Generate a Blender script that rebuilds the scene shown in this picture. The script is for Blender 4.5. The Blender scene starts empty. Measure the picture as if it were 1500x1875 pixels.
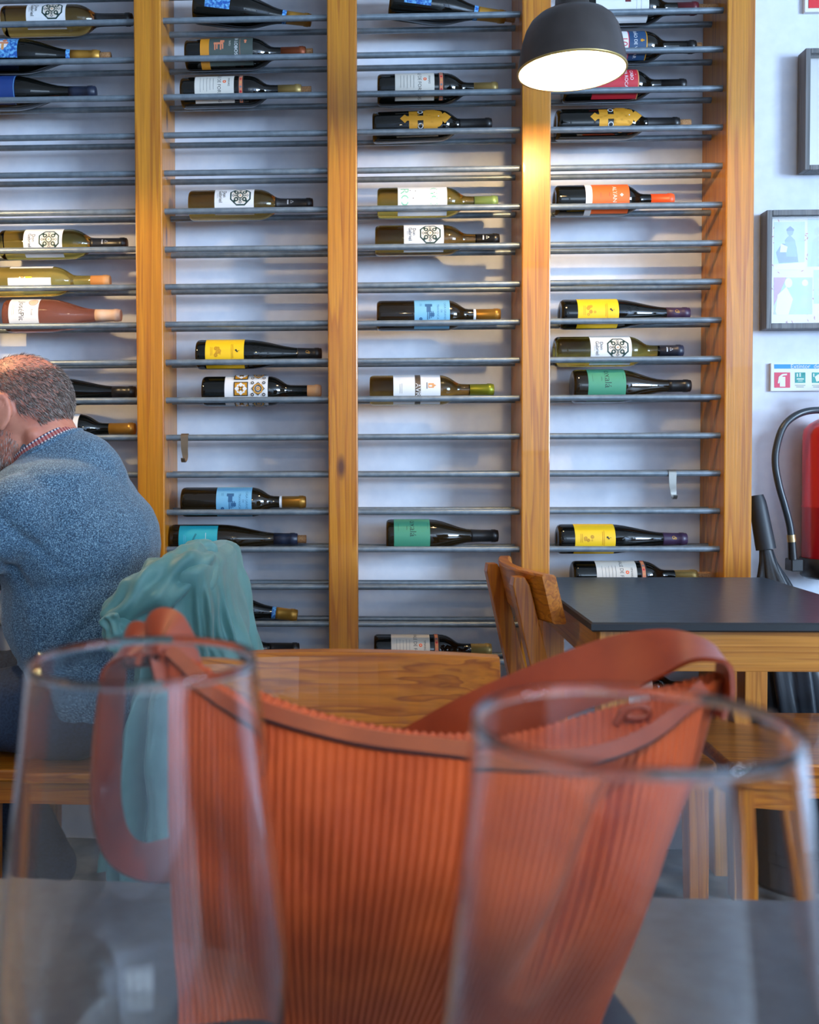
import bpy, bmesh, math, random
import numpy as np
from mathutils import Vector, Matrix
random.seed(7); np.random.seed(7)
PI = math.pi
scene = bpy.context.scene
COL = scene.collection

# ------------------------------------------------------------------ camera
EYE = 1.0                                   # camera height above the floor
F, PX, PY = 1798.0, 603.6, 884.2            # focal length and principal point in pixels of the 1500x1875 frame
YAW, PITCH, ROLL = -0.0356, -0.0267, -0.0034
_fw = Vector((math.sin(YAW)*math.cos(PITCH), math.cos(YAW)*math.cos(PITCH), math.sin(PITCH)))
_rt = Vector((math.cos(YAW), -math.sin(YAW), 0)); _up = _rt.cross(_fw)
RT = math.cos(ROLL)*_rt + math.sin(ROLL)*_up
UP = -math.sin(ROLL)*_rt + math.cos(ROLL)*_up
FW = _fw
CAM = Vector((0, 0, EYE))
cd = bpy.data.cameras.new('camera'); cam = bpy.data.objects.new('camera', cd); COL.objects.link(cam)
cd.sensor_fit = 'HORIZONTAL'; cd.sensor_width = 36.0; cd.lens = F/1500*36
cd.shift_x = (750-PX)/1500; cd.shift_y = (PY-937.5)/1500
cd.clip_start = 0.02
cam.matrix_world = Matrix(((RT.x, UP.x, -FW.x, 0), (RT.y, UP.y, -FW.y, 0), (RT.z, UP.z, -FW.z, EYE), (0, 0, 0, 1)))
cd.dof.use_dof = True; cd.dof.focus_distance = 2.3; cd.dof.aperture_fstop = 15.0
scene.camera = cam

def ray(px, py):
    return FW + RT*((px-PX)/F) - UP*((py-PY)/F)
def at(px, py, Y):                          # point seen at a pixel, at distance Y in front of the camera
    d = ray(px, py); return CAM + d*(Y/d.y)
def atz(px, py, z):                         # point seen at a pixel, on the level z
    d = ray(px, py); return CAM + d*((z-EYE)/d.z)
def ppm(Y): return F/Y                      # pixels per metre at distance Y

# ------------------------------------------------------------------ world, windows' daylight, exposure
w = bpy.data.worlds.new('world'); scene.world = w; w.use_nodes = True
w.node_tree.nodes['Background'].inputs[0].default_value = (0.62, 0.80, 1.0, 1)
w.node_tree.nodes['Background'].inputs[1].default_value = 0.6
DAY = (0.55, 0.75, 1.0)
def area(name, loc, rot, sx, sy, power, color):
    l = bpy.data.lights.new(name, 'AREA'); l.shape = 'RECTANGLE'; l.size = sx; l.size_y = sy
    l.energy = power; l.color = color
    o = bpy.data.objects.new(name, l); COL.objects.link(o); o.location = loc; o.rotation_euler = rot
    return o
RX0, RX1, RY0, RY1, RZ = -2.6, 5.6, -4.2, 2.53, 2.95      # room
WIN_R = (-3.9, -1.0, 0.9, 2.75)            # window in the right wall: y0, y1, z0, z1
WIN_F = (0.4, 2.8, 1.0, 2.75)              # window in the wall behind the camera: x0, x1, z0, z1
area('daylight_right', (RX1+0.16, (WIN_R[0]+WIN_R[1])/2, (WIN_R[2]+WIN_R[3])/2), (0, PI/2, 0), WIN_R[3]-WIN_R[2], WIN_R[1]-WIN_R[0], 1030, DAY)
area('daylight_front', ((WIN_F[0]+WIN_F[1])/2, RY0-0.16, (WIN_F[2]+WIN_F[3])/2), (PI/2, 0, 0), WIN_F[1]-WIN_F[0], WIN_F[3]-WIN_F[2], 62, DAY)
vs = scene.view_settings
vs.view_transform = 'Standard'; vs.look = 'None'; vs.gamma = 1.0; vs.use_curve_mapping = False
vs.exposure = 0.0
cy = scene.cycles
cy.use_denoising = True
cy.max_bounces = 10; cy.diffuse_bounces = 4; cy.glossy_bounces = 4; cy.transmission_bounces = 10; cy.transparent_max_bounces = 8
cy.sample_clamp_indirect = 4.0; cy.caustics_reflective = False; cy.caustics_refractive = False

# ------------------------------------------------------------------ materials
MATS = {}
def lin(c):
    return tuple(((v/12.92) if v <= 0.04045 else ((v+0.055)/1.055)**2.4) for v in [x/255 for x in c])
def mat(name, rgb=(200, 200, 200), rough=0.5, metal=0.0, spec=0.5, trans=0.0, ior=1.5, coat=0.0, sheen=0.0, linear=None):
    if name in MATS: return MATS[name]
    m = bpy.data.materials.new(name); m.use_nodes = True
    b = m.node_tree.nodes['Principled BSDF']
    c = linear if linear else lin(rgb)
    b.inputs['Base Color'].default_value = (*c, 1); b.inputs['Roughness'].default_value = rough
    b.inputs['Metallic'].default_value = metal; b.inputs['Specular IOR Level'].default_value = spec
    b.inputs['Transmission Weight'].default_value = trans; b.inputs['IOR'].default_value = ior
    b.inputs['Coat Weight'].default_value = coat; b.inputs['Sheen Weight'].default_value = sheen
    m.diffuse_color = (*c, 1)
    MATS[name] = m
    return m
def nodes(m):
    nt = m.node_tree; return nt, nt.nodes['Principled BSDF']
def N(nt, t, **kw):
    n = nt.nodes.new(t)
    for k, v in kw.items():
        if k in n.inputs: n.inputs[k].default_value = v
        else: setattr(n, k, v)
    return n
def L(nt, a, b): nt.links.new(a, b)
def ramp(nt, stops):
    r = N(nt, 'ShaderNodeValToRGB'); e = r.color_ramp.elements
    while len(e) < len(stops): e.new(0.5)
    for i, (p, c) in enumerate(stops):
        e[i].position = p; e[i].color = (*c, 1)
    return r
def coords(nt, scale, offset_random=True):
    tc = N(nt, 'ShaderNodeTexCoord'); mp = N(nt, 'ShaderNodeMapping'); mp.inputs['Scale'].default_value = scale
    if offset_random:
        oi = N(nt, 'ShaderNodeObjectInfo'); mu = N(nt, 'ShaderNodeMath', operation='MULTIPLY'); mu.inputs[1].default_value = 17.0
        L(nt, oi.outputs['Random'], mu.inputs[0]); ad = N(nt, 'ShaderNodeVectorMath', operation='ADD')
        L(nt, tc.outputs['Object'], ad.inputs[0]); L(nt, mu.outputs[0], ad.inputs[1]); L(nt, ad.outputs[0], mp.inputs['Vector'])
    else: L(nt, tc.outputs['Object'], mp.inputs['Vector'])
    return mp
def wood(name, axis, light, mid, dark, rough=0.35, ring=26.0, coat=0.25, knots=True):
    m = mat(name, (190, 125, 50), rough, coat=coat); nt, b = nodes(m)
    s = [ring, ring, ring]; s[axis] = ring*0.028
    mp = coords(nt, s)
    n1 = N(nt, 'ShaderNodeTexNoise'); n1.inputs['Scale'].default_value = 0.55; n1.inputs['Detail'].default_value = 3; n1.inputs['Distortion'].default_value = 0.4
    L(nt, mp.outputs[0], n1.inputs['Vector'])
    mu = N(nt, 'ShaderNodeMath', operation='MULTIPLY'); mu.inputs[1].default_value = 9.0; L(nt, n1.outputs['Fac'], mu.inputs[0])
    fr = N(nt, 'ShaderNodeMath', operation='FRACT'); L(nt, mu.outputs[0], fr.inputs[0])
    r1 = ramp(nt, [(0.0, lin(light)), (0.55, lin(mid)), (0.86, lin(dark)), (1.0, lin(light))]); L(nt, fr.outputs[0], r1.inputs['Fac'])
    s2 = [230, 230, 230]; s2[axis] = 6
    mp2 = coords(nt, s2); n2 = N(nt, 'ShaderNodeTexNoise'); n2.inputs['Scale'].default_value = 1.0; n2.inputs['Detail'].default_value = 2
    L(nt, mp2.outputs[0], n2.inputs['Vector'])
    r2 = ramp(nt, [(0.3, (0.80, 0.78, 0.74)), (0.7, (1.06, 1.06, 1.06))]); L(nt, n2.outputs['Fac'], r2.inputs['Fac'])
    mx = N(nt, 'ShaderNodeMix', data_type='RGBA', blend_type='MULTIPLY'); mx.inputs['Factor'].default_value = 1.0
    L(nt, r1.outputs[0], mx.inputs[6]); L(nt, r2.outputs[0], mx.inputs[7])
    out = mx.outputs[2]
    if knots:
        s3 = [7.0, 7.0, 7.0]; s3[axis] = 2.6
        mp3 = coords(nt, s3); v = N(nt, 'ShaderNodeTexVoronoi'); v.inputs['Scale'].default_value = 1.0; v.inputs['Randomness'].default_value = 1.0
        L(nt, mp3.outputs[0], v.inputs['Vector'])
        r3 = ramp(nt, [(0.04, (1, 1, 1)), (0.10, (0, 0, 0))]); L(nt, v.outputs['Distance'], r3.inputs['Fac'])
        mk = N(nt, 'ShaderNodeMix', data_type='RGBA'); L(nt, r3.outputs[0], mk.inputs['Factor'])
        L(nt, out, mk.inputs[6]); mk.inputs[7].default_value = (*lin((92, 48, 22)), 1); out = mk.outputs[2]
    L(nt, out, b.inputs['Base Color'])
    bp = N(nt, 'ShaderNodeBump'); bp.inputs['Strength'].default_value = 0.12; bp.inputs['Distance'].default_value = 0.002
    L(nt, n2.outputs['Fac'], bp.inputs['Height']); L(nt, bp.outputs[0], b.inputs['Normal'])
    return m
def noisy(name, c1, c2, scale, rough, bump=0.0, detail=4, lo=0.35, hi=0.65, dist=0.002, **kw):
    m = mat(name, c1, rough, **kw); nt, b = nodes(m)
    mp = coords(nt, (scale, scale, scale)); n = N(nt, 'ShaderNodeTexNoise'); n.inputs['Scale'].default_value = 1.0; n.inputs['Detail'].default_value = detail
    L(nt, mp.outputs[0], n.inputs['Vector']); r = ramp(nt, [(lo, lin(c1)), (hi, lin(c2))]); L(nt, n.outputs['Fac'], r.inputs['Fac'])
    L(nt, r.outputs[0], b.inputs['Base Color'])
    if bump:
        bp = N(nt, 'ShaderNodeBump'); bp.inputs['Strength'].default_value = bump; bp.inputs['Distance'].default_value = dist
        L(nt, n.outputs['Fac'], bp.inputs['Height']); L(nt, bp.outputs[0], b.inputs['Normal'])
    return m
def picture_glass():
    if 'picture_glass' in MATS: return MATS['picture_glass']
    m = mat('picture_glass', (255, 255, 255)); nt = m.node_tree; out = nt.nodes['Material Output']
    t = N(nt, 'ShaderNodeBsdfTransparent'); g = N(nt, 'ShaderNodeBsdfGlossy'); g.inputs['Roughness'].default_value = 0.02
    mx = N(nt, 'ShaderNodeMixShader'); mx.inputs[0].default_value = 0.10; L(nt, t.outputs[0], mx.inputs[1]); L(nt, g.outputs[0], mx.inputs[2]); L(nt, mx.outputs[0], out.inputs['Surface'])
    return m
PINE = ((196, 128, 26), (188, 118, 22), (168, 98, 17))
OAK = ((198, 120, 28), (186, 106, 22), (156, 82, 16))
W_POST = wood('pine_upright', 2, *PINE, ring=34)
W_X = wood('chair_wood_x', 0, *OAK, ring=46)
W_Y = wood('chair_wood_y', 1, *OAK, ring=46)
W_Z = wood('chair_wood_z', 2, *OAK, ring=46)
W_TX = wood('table_wood_x', 0, (200, 132, 52), (192, 122, 44), (170, 102, 34), ring=34)
W_TY = wood('table_wood_y', 1, (200, 132, 52), (192, 122, 44), (170, 102, 34), ring=34)
W_TZ = wood('table_wood_z', 2, (200, 132, 52), (192, 122, 44), (170, 102, 34), ring=34)
M_WALL = noisy('wall_plaster', (216, 223, 235), (208, 216, 230), 30, 0.85, 0.15)
M_CEIL = mat('ceiling_paint', (222, 220, 218), 0.9)
M_WALL2 = noisy('wall_warm_paint', (150, 132, 116), (140, 122, 108), 20, 0.85)
M_FLOOR = noisy('floor_stone', (88, 94, 100), (140, 140, 136), 9, 0.35, 0.1)
M_STEEL = noisy('rod_steel', (128, 140, 150), (112, 124, 134), 60, 0.36, 0.0, metal=0.35)
M_SLATE = noisy('slate_top', (38, 54, 70), (52, 68, 84), 55, 0.30, 0.25, dist=0.001)
M_SLATE_EDGE = mat('slate_edge', (30, 33, 38), 0.45)
M_SLATE_T = noisy('slate_top_near', (38, 54, 70), (54, 70, 86), 55, 0.34, 0.3, dist=0.001)
M_BLACK = mat('black_plastic', (22, 23, 26), 0.4)
M_DARKGLASS = mat('dark_bottle_glass', (10, 11, 9), 0.04, spec=0.55)
M_BROWNGLASS = mat('brown_bottle_glass', (30, 22, 10), 0.04, spec=0.55)
M_OLIVE = mat('olive_bottle_glass', rough=0.02, trans=1.0, ior=1.36, linear=(0.50, 0.36, 0.07))
M_AMBER = mat('amber_bottle_glass', rough=0.02, trans=1.0, ior=1.36, linear=(0.36, 0.21, 0.05))
M_YELLOWWINE = mat('clear_bottle_yellow_wine', rough=0.02, trans=0.88, ior=1.34, linear=(0.95, 0.70, 0.16))
M_ROSE = mat('clear_bottle_rose_wine', rough=0.02, trans=0.86, ior=1.34, linear=(0.90, 0.30, 0.18))
M_GLASS = mat('clear_glass', rough=0.0, trans=1.0, ior=1.45, linear=(1, 1, 1))
M_CORK = noisy('cork', (188, 142, 96), (150, 104, 66), 300, 0.8)
M_WHITE = mat('paper_white', (225, 226, 228), 0.6)
M_CREAM = mat('paper_cream', (214, 208, 198), 0.6)
M_INK = mat('ink_black', (28, 30, 34), 0.6)
M_GREYINK = mat('ink_grey', (120, 122, 126), 0.6)
M_YELLOW = mat('label_yellow', (246, 196, 20), 0.55)
M_YINK = mat('label_yellow_ink', (196, 140, 16), 0.6)
M_SKY = mat('label_light_blue', (112, 176, 214), 0.55)
M_SKYINK = mat('label_blue_ink', (38, 92, 138), 0.6)
M_TEAL = mat('label_teal', (36, 164, 180), 0.55)
M_GREEN = mat('label_green', (66, 140, 110), 0.55)
M_GREENINK = mat('label_dark_green', (22, 52, 46), 0.6)
M_MINT = mat('label_mint', (120, 190, 160), 0.55)
M_ORANGE = mat('label_orange', (238, 98, 36), 0.55)
M_RED = mat('label_red', (196, 36, 52), 0.55)
M_NAVY = mat('label_navy', (28, 66, 104), 0.55)
M_ROYAL = noisy('label_painted_blue', (24, 84, 168), (110, 180, 226), 160, 0.55, lo=0.42, hi=0.62)
M_TAN = mat('label_tan', (212, 150, 92), 0.55)
M_SALMON = mat('label_salmon', (214, 128, 92), 0.55)
M_SLATEGREEN = mat('label_slate_green', (70, 80, 76), 0.55)
M_GOLD = mat('label_gold', (214, 150, 40), 0.4, metal=0.35)
M_GOLDCAP = mat('capsule_gold', (188, 138, 58), 0.35, metal=0.55)
M_PALECAP = mat('capsule_pale_gold', (178, 152, 92), 0.4, metal=0.45)
M_LIMECAP = mat('capsule_lime', (140, 146, 40), 0.35, metal=0.4)
M_GREENCAP = mat('capsule_pale_green', (142, 170, 100), 0.35, metal=0.3)
M_BLACKCAP = mat('capsule_black', (26, 26, 28), 0.35)
M_NAVYCAP = mat('capsule_navy', (30, 38, 58), 0.4)
M_PURPLECAP = mat('capsule_purple', (58, 40, 66), 0.4)
M_MAROONCAP = mat('capsule_maroon', (104, 34, 44), 0.4)
M_ORANGECAP = mat('capsule_orange', (226, 88, 42), 0.4)
M_PINKCAP = mat('capsule_pale_pink', (222, 186, 160), 0.5)
M_COPPERCAP = mat('capsule_copper', (150, 78, 46), 0.4, metal=0.4)
M_BEIGECAP = mat('capsule_beige', (206, 164, 124), 0.5)
M_SILVER = mat('silver_print', (190, 192, 196), 0.35, metal=0.5)

# ------------------------------------------------------------------ geometry helpers
class MB:
    def __init__(s): s.v = []; s.f = []; s.m = []; s.sm = []
    def add(s, verts, faces, mi=0, smooth=False):
        o = len(s.v); s.v.extend([tuple(p) for p in verts])
        for f in faces: s.f.append(tuple(i+o for i in f)); s.m.append(mi); s.sm.append(smooth)
    def box(s, c, size, rot=None, mi=0):
        hx, hy, hz = size[0]/2, size[1]/2, size[2]/2
        vs_ = [Vector((x, y, z)) for x in (-hx, hx) for y in (-hy, hy) for z in (-hz, hz)]
        if rot: vs_ = [rot @ p for p in vs_]
        vs_ = [p+Vector(c) for p in vs_]
        s.add(vs_, [(0, 1, 3, 2), (4, 6, 7, 5), (0, 4, 5, 1), (2, 3, 7, 6), (0, 2, 6, 4), (1, 5, 7, 3)], mi)
    def hexa(s, bot, top, mi=0):             # two quads (4 points each, same order)
        s.add(list(bot)+list(top), [(3, 2, 1, 0), (4, 5, 6, 7), (0, 1, 5, 4), (1, 2, 6, 5), (2, 3, 7, 6), (3, 0, 4, 7)], mi)
    def lathe(s, prof, seg=32, axis='X', mi=0, origin=(0, 0, 0), smooth=True, cap=True):
        n = len(prof); vs_ = []
        for (a, r) in prof:
            for k in range(seg):
                t = 2*PI*k/seg; c, q = r*math.cos(t), r*math.sin(t)
                p = (a, c, q) if axis == 'X' else (c, q, a)
                vs_.append((p[0]+origin[0], p[1]+origin[1], p[2]+origin[2]))
        fs = []
        for i in range(n-1):
            for k in range(seg):
                a0 = i*seg+k; a1 = i*seg+(k+1) % seg
                fs.append((a0, a1, a1+seg, a0+seg) if axis == 'Z' else (a0+seg, a1+seg, a1, a0)[::-1])
        if axis == 'X': fs = [f for f in fs]
        s.add(vs_, fs, mi, smooth)
        if cap:
            if prof[0][1] > 1e-6: s.add(vs_[:seg], [tuple(range(seg))[::-1]], mi)
            if prof[-1][1] > 1e-6: s.add(vs_[-seg:], [tuple(range(seg))], mi)
    def tube(s, pts, rad, seg=12, mi=0, cap=True):
        pts = [Vector(p) for p in pts]; n = len(pts); rads = rad if isinstance(rad, (list, tuple)) else [rad]*n
        prev = None; rings = []
        for i, p in enumerate(pts):
            t = (pts[min(i+1, n-1)]-pts[max(i-1, 0)]).normalized()
            if prev is None:
                a = Vector((0, 0, 1)) if abs(t.z) < 0.9 else Vector((1, 0, 0)); u = t.cross(a).normalized()
            else:
                u = (prev - t*prev.dot(t)).normalized()
            prev = u; v = t.cross(u)
            rings.append([p+(u*math.cos(2*PI*k/seg)+v*math.sin(2*PI*k/seg))*rads[i] for k in range(seg)])
        s.loft(rings, mi, cap)
    def loft(s, rings, mi=0, cap=True, smooth=True, closed=True):
        seg = len(rings[0]); vs_ = [p for r in rings for p in r]; fs = []
        for i in range(len(rings)-1):
            for k in range(seg if closed else seg-1):
                a0 = i*seg+k; a1 = i*seg+(k+1) % seg
                fs.append((a0, a1, a1+seg, a0+seg))
        s.add(vs_, fs, mi, smooth)
        if cap and closed:
            s.add(rings[0], [tuple(range(seg))[::-1]], mi); s.add(rings[-1], [tuple(range(seg))], mi)
    def obj(s, name, mats, parent=None, bevel=0.0, merge=False, fix=True):
        me = bpy.data.meshes.new(name); me.from_pydata(s.v, [], s.f)
        if not isinstance(mats, (list, tuple)): mats = [mats]
        for m in mats: me.materials.append(m)
        me.polygons.foreach_set('material_index', s.m); me.polygons.foreach_set('use_smooth', s.sm)
        if merge or fix:
            bm = bmesh.new(); bm.from_mesh(me)
            if merge: bmesh.ops.remove_doubles(bm, verts=bm.verts, dist=1e-6)
            if fix: bmesh.ops.recalc_face_normals(bm, faces=bm.faces)
            bm.to_mesh(me); bm.free()
        me.update()
        o = bpy.data.objects.new(name, me); COL.objects.link(o)
        if parent: o.parent = parent
        if bevel:
            b = o.modifiers.new('bevel', 'BEVEL'); b.width = bevel; b.segments = 2; b.limit_method = 'ANGLE'; b.angle_limit = 0.6
        return o
def empty(name, loc=(0, 0, 0), rot=(0, 0, 0)):
    o = bpy.data.objects.new(name, None); COL.objects.link(o); o.location = loc; o.rotation_euler = rot; o.empty_display_size = 0.05
    return o
def tag(o, label, cat, group=None, kind=None):
    if label: o['label'] = label
    if cat: o['category'] = cat
    if group: o['group'] = group
    if kind: o['kind'] = kind
    return o
def struct(o): o['kind'] = 'structure'; return o
def boxo(name, c, size, m, parent=None, bevel=0.0, rot=None):
    """a box whose object origin is its centre"""
    b = MB(); b.box((0, 0, 0), size, rot); o = b.obj(name, m, parent, bevel); o.location = c
    return o
def smoothstep(a, b, x):
    t = min(1, max(0, (x-a)/(b-a))); return t*t*(3-2*t)
def interp(x, xs, ys):
    return float(np.interp(x, xs, ys))
def spline(pts, n):
    """Catmull-Rom through the points"""
    pts = [Vector(p) for p in pts]; out = []
    m = len(pts)-1
    for i in range(n):
        t = i/(n-1)*m; k = min(int(t), m-1); f = t-k
        p0, p1, p2, p3 = pts[max(k-1, 0)], pts[k], pts[k+1], pts[min(k+2, m)]
        out.append(0.5*((2*p1)+(p2-p0)*f+(2*p0-5*p1+4*p2-p3)*f*f+(3*p1-p0-3*p2+p3)*f**3))
    return out

# ------------------------------------------------------------------ the room
WY = 2.53                                   # face of the rack wall
struct(boxo('floor', ((RX0+RX1)/2, -0.85, -0.05), (RX1-RX0+0.4, 7.2, 0.1), M_FLOOR))
struct(boxo('ceiling', ((RX0+RX1)/2, -0.85, RZ+0.05), (RX1-RX0+0.4, 7.2, 0.1), M_CEIL))
struct(boxo('wall_back', ((RX0+RX1)/2, WY+0.06, RZ/2), (RX1-RX0+0.4, 0.12, RZ), M_WALL))
struct(boxo('wall_left', (RX0-0.06, (RY0+WY)/2, RZ/2), (0.12, WY-RY0, RZ), M_WALL2))
def wall_with_opening(name, along, fixed, a0, a1, o0, o1, z0, z1, m=M_WALL2):
    b = MB(); T = 0.12
    def bx(p0, p1, q0, q1):
        if along == 'Y': b.box((fixed, (p0+p1)/2, (q0+q1)/2), (T, p1-p0, q1-q0))
        else: b.box(((p0+p1)/2, fixed, (q0+q1)/2), (p1-p0, T, q1-q0))
    bx(a0, o0, 0, RZ); bx(o1, a1, 0, RZ); bx(o0, o1, 0, z0); bx(o0, o1, z1, RZ)
    return struct(b.obj(name, m))
struct(boxo('added_shading_wall', (1.55, 0.0, 0.66), (0.12, 1.6, 1.32), M_WALL2))  # unseen half wall, added to keep window light off lower bag and sweater
struct(boxo('shading_wall_trim_1', (1.55, 0.0, 1.335), (0.16, 1.64, 0.03), W_TY))  # wooden cap of the added shading wall
M_FRAME = mat('window_frame_paint', (60, 62, 66), 0.5)
wall_with_opening('wall_right', 'Y', RX1+0.06, RY0-0.1, WY-0.0, WIN_R[0], WIN_R[1], WIN_R[2], WIN_R[3])
wall_with_opening('wall_front', 'X', RY0-0.06, RX0, RX1, WIN_F[0], WIN_F[1], WIN_F[2], WIN_F[3], M_WALL)
def window(name, along, fixed, o0, o1, z0, z1, nbar):
    e = struct(empty(name, (fixed if along == 'Y' else (o0+o1)/2, (o0+o1)/2 if along == 'Y' else fixed, z0)))
    def piece(nm, p0, p1, q0, q1):
        c = (0, (p0+p1)/2-(o0+o1)/2, (q0+q1)/2-z0); s = (0.05, p1-p0, q1-q0)
        if along == 'X': c = (c[1], 0, c[2]); s = (s[1], 0.05, s[2])
        boxo(nm, c, s, M_FRAME, e)
    piece('window_frame', o0, o0+0.05, z0, z1); piece('window_frame', o1-0.05, o1, z0, z1)
    piece('window_sill', o0+0.05, o1-0.05, z0, z0+0.05); piece('window_head', o0+0.05, o1-0.05, z1-0.05, z1)
    for k in range(1, nbar+1):
        x = o0+(o1-o0)*k/(nbar+1); piece('window_bar', x-0.02, x+0.02, z0+0.05, z1-0.05)
window('window_1', 'Y', RX1+0.06, *WIN_R, 2)
window('window_2', 'X', RY0-0.06, *WIN_F, 2)

# ------------------------------------------------------------------ the wine rack
D = 2.39                                    # front rods
SEP = 0.077                                 # front rod to back rod
RR = 0.0073
Z0, DZ = EYE+1.055, 0.0915
def row_z(r): return Z0-DZ*r
PF = D-0.03                                 # front of the uprights
POSTS = [(-1.02, -0.955), (-0.5498, -0.4840), (-0.0866, -0.0159), (0.3746, 0.4426), (0.8524, 0.9181)]
rack = tag(empty('wine_rack', (0.18, (PF+WY)/2, 0)), 'tall wall rack of pine uprights and grey steel rods holding wine bottles', 'wine rack')
RO = Vector(rack.location)
for (x0, x1) in POSTS:
    boxo('upright', Vector(((x0+x1)/2, (PF+WY)/2-0.0005, 1.30))-RO, (x1-x0, WY-PF-0.001, 2.60), W_POST, rack, bevel=0.003)
_rod = {}
for c in range(4):
    xa, xb = POSTS[c][1]-0.004, POSTS[c+1][0]+0.004
    b = MB(); b.lathe([(-(xb-xa)/2, RR), ((xb-xa)/2, RR)], 14)
    for r in range(-4, 21):
        for k in (0, 1):
            if c not in _rod:
                o = b.obj('rod', M_STEEL); _rod[c] = o.data
            else:
                o = bpy.data.objects.new('rod', _rod[c]); COL.objects.link(o)
            o.parent = rack; o.location = Vector(((xa+xb)/2, D+k*SEP, row_z(r)+random.uniform(-0.0008, 0.0008)))-RO

# ------------------------------------------------------------------ bottles
def prof_bordeaux(Ln):
    k = Ln/305.0
    return [(4*k, 0), (2*k, 20), (0, 29), (1.5*k, 33.5), (6*k, 36.3), (12*k, 37), (90*k, 37), (166*k, 37), (178*k, 36.3), (188*k, 34), (197*k, 30), (205*k, 25), (212*k, 20), (218*k, 16.6), (226*k, 15), (240*k, 14.5), (288*k, 14.2), (289*k, 15.4), (299*k, 15.4), (300*k, 14.3), (304*k, 14), (305*k, 12.5), (305*k, 0)]
def prof_burgundy(Ln):
    k = Ln/290.0
    return [(4*k, 0), (2*k, 22), (0, 32), (1.5*k, 37), (6*k, 40.2), (13*k, 41), (70*k, 41), (112*k, 41), (128*k, 39.6), (145*k, 36.2), (162*k, 31), (178*k, 25.6), (193*k, 20.8), (208*k, 17.3), (225*k, 15.4), (245*k, 14.5), (272*k, 14.2), (273*k, 15.3), (283*k, 15.3), (284*k, 14.3), (289*k, 14), (290*k, 12.5), (290*k, 0)]
def prof_hock(Ln):
    k = Ln/308.0
    return [(4*k, 0), (2*k, 20), (0, 29), (1.5*k, 33), (6*k, 36), (12*k, 36.6), (70*k, 36.6), (124*k, 36.6), (140*k, 35.8), (158*k, 33.4), (178*k, 29.4), (198*k, 24.8), (218*k, 20.4), (235*k, 17.4), (252*k, 15.5), (275*k, 14.6), (290*k, 14.3), (291*k, 15.3), (301*k, 15.3), (302*k, 14.3), (307*k, 14), (308*k, 12.5), (308*k, 0)]
PROF = {'bordeaux': prof_bordeaux, 'burgundy': prof_burgundy, 'hock': prof_hock}
BODY_R = {'bordeaux': 0.037, 'burgundy': 0.041, 'hock': 0.0366}

_text = {}
def text2d(body, size):
    """flat outline of a word as triangles: x along the word (centred), y up"""
    key = body
    if key not in _text:
        cu = bpy.data.curves.new('t', 'FONT'); cu.body = body; cu.size = 1.0; cu.align_x = 'CENTER'; cu.align_y = 'CENTER'; cu.resolution_u = 3
        o = bpy.data.objects.new('t', cu); COL.objects.link(o)
        dg = bpy.context.evaluated_depsgraph_get(); me = bpy.data.meshes.new_from_object(o.evaluated_get(dg))
        vs_ = [(v.co.x, v.co.y) for v in me.vertices]; fs = [tuple(p.vertices) for p in me.polygons]
        bpy.data.objects.remove(o); bpy.data.curves.remove(cu); bpy.data.meshes.remove(me)
        _text[key] = (vs_, fs)
    vs_, fs = _text[key]
    return [(x*size, y*size) for x, y in vs_], fs

class Print:
    """flat print wrapped on a bottle: u along the bottle (m from its base), v across the label (m, up in the picture)"""
    def __init__(s, r, phi): s.r = r; s.phi = phi; s.mb = MB(); s.mats = []; s.layer = 0
    def mi(s, m):
        if m not in s.mats: s.mats.append(m)
        return s.mats.index(m)
    def p(s, u, v, off):
        a = s.phi+v/s.r; q = s.r+off
        return (u, -q*math.cos(a), q*math.sin(a))
    def put(s, uv, faces, m):
        s.layer += 1; off = 0.00035+0.00006*s.layer
        s.mb.add([s.p(u, v, off) for u, v in uv], faces, s.mi(m))
    def rect(s, u0, v0, u1, v1, m):
        n = max(1, int(abs(v1-v0)/0.003)); uv = []; fs = []
        for i in range(n+1):
            v = v0+(v1-v0)*i/n; uv += [(u0, v), (u1, v)]
        for i in range(n): fs.append((2*i, 2*i+1, 2*i+3, 2*i+2))
        s.put(uv, fs, m)
    def disc(s, u, v, r, m, seg=20, r0=0.0, squash=1.0, rot=0.0):
        nr = max(1, int((r-r0)/0.004)+1); uv = []; fs = []
        sub = max(1, int(2*r*math.sin(PI/seg)/0.003)+1); cor = [(math.cos(2*PI*k/seg+rot), math.sin(2*PI*k/seg+rot)) for k in range(seg+1)]
        unit = [(cor[k][0]+(cor[k+1][0]-cor[k][0])*i/sub, cor[k][1]+(cor[k+1][1]-cor[k][1])*i/sub) for k in range(seg) for i in range(sub)]
        seg = len(unit)
        for j in range(nr+1):
            q = r0+(r-r0)*j/nr
            for (ca, sa_) in unit: uv.append((u+q*ca*squash, v+q*sa_))
        for j in range(nr):
            for k in range(seg):
                a, c = j*seg+k, j*seg+(k+1) % seg
                fs.append((a, c, c+seg, a+seg))
        s.put(uv, fs, m)
    def text(s, body, u, v, size, m, stretch=1.0):
        """the word runs down the picture, its letters' tops toward the neck"""
        vs_, fs = text2d(body, size)
        s.put([(u+y, v-x*stretch) for x, y in vs_], fs, m)
    def lines(s, u0, u1, n, v0, v1, m, t=0.0006):
        for i in range(n):
            u = u0+(u1-u0)*(i+0.5)/n; a = random.uniform(0, 0.3)*(v1-v0)/2
            s.rect(u-t/2, v0+a, u+t/2, v1-a, m)
    def obj(s, name, parent):
        return s.mb.obj(name, s.mats, parent, fix=False)

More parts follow.
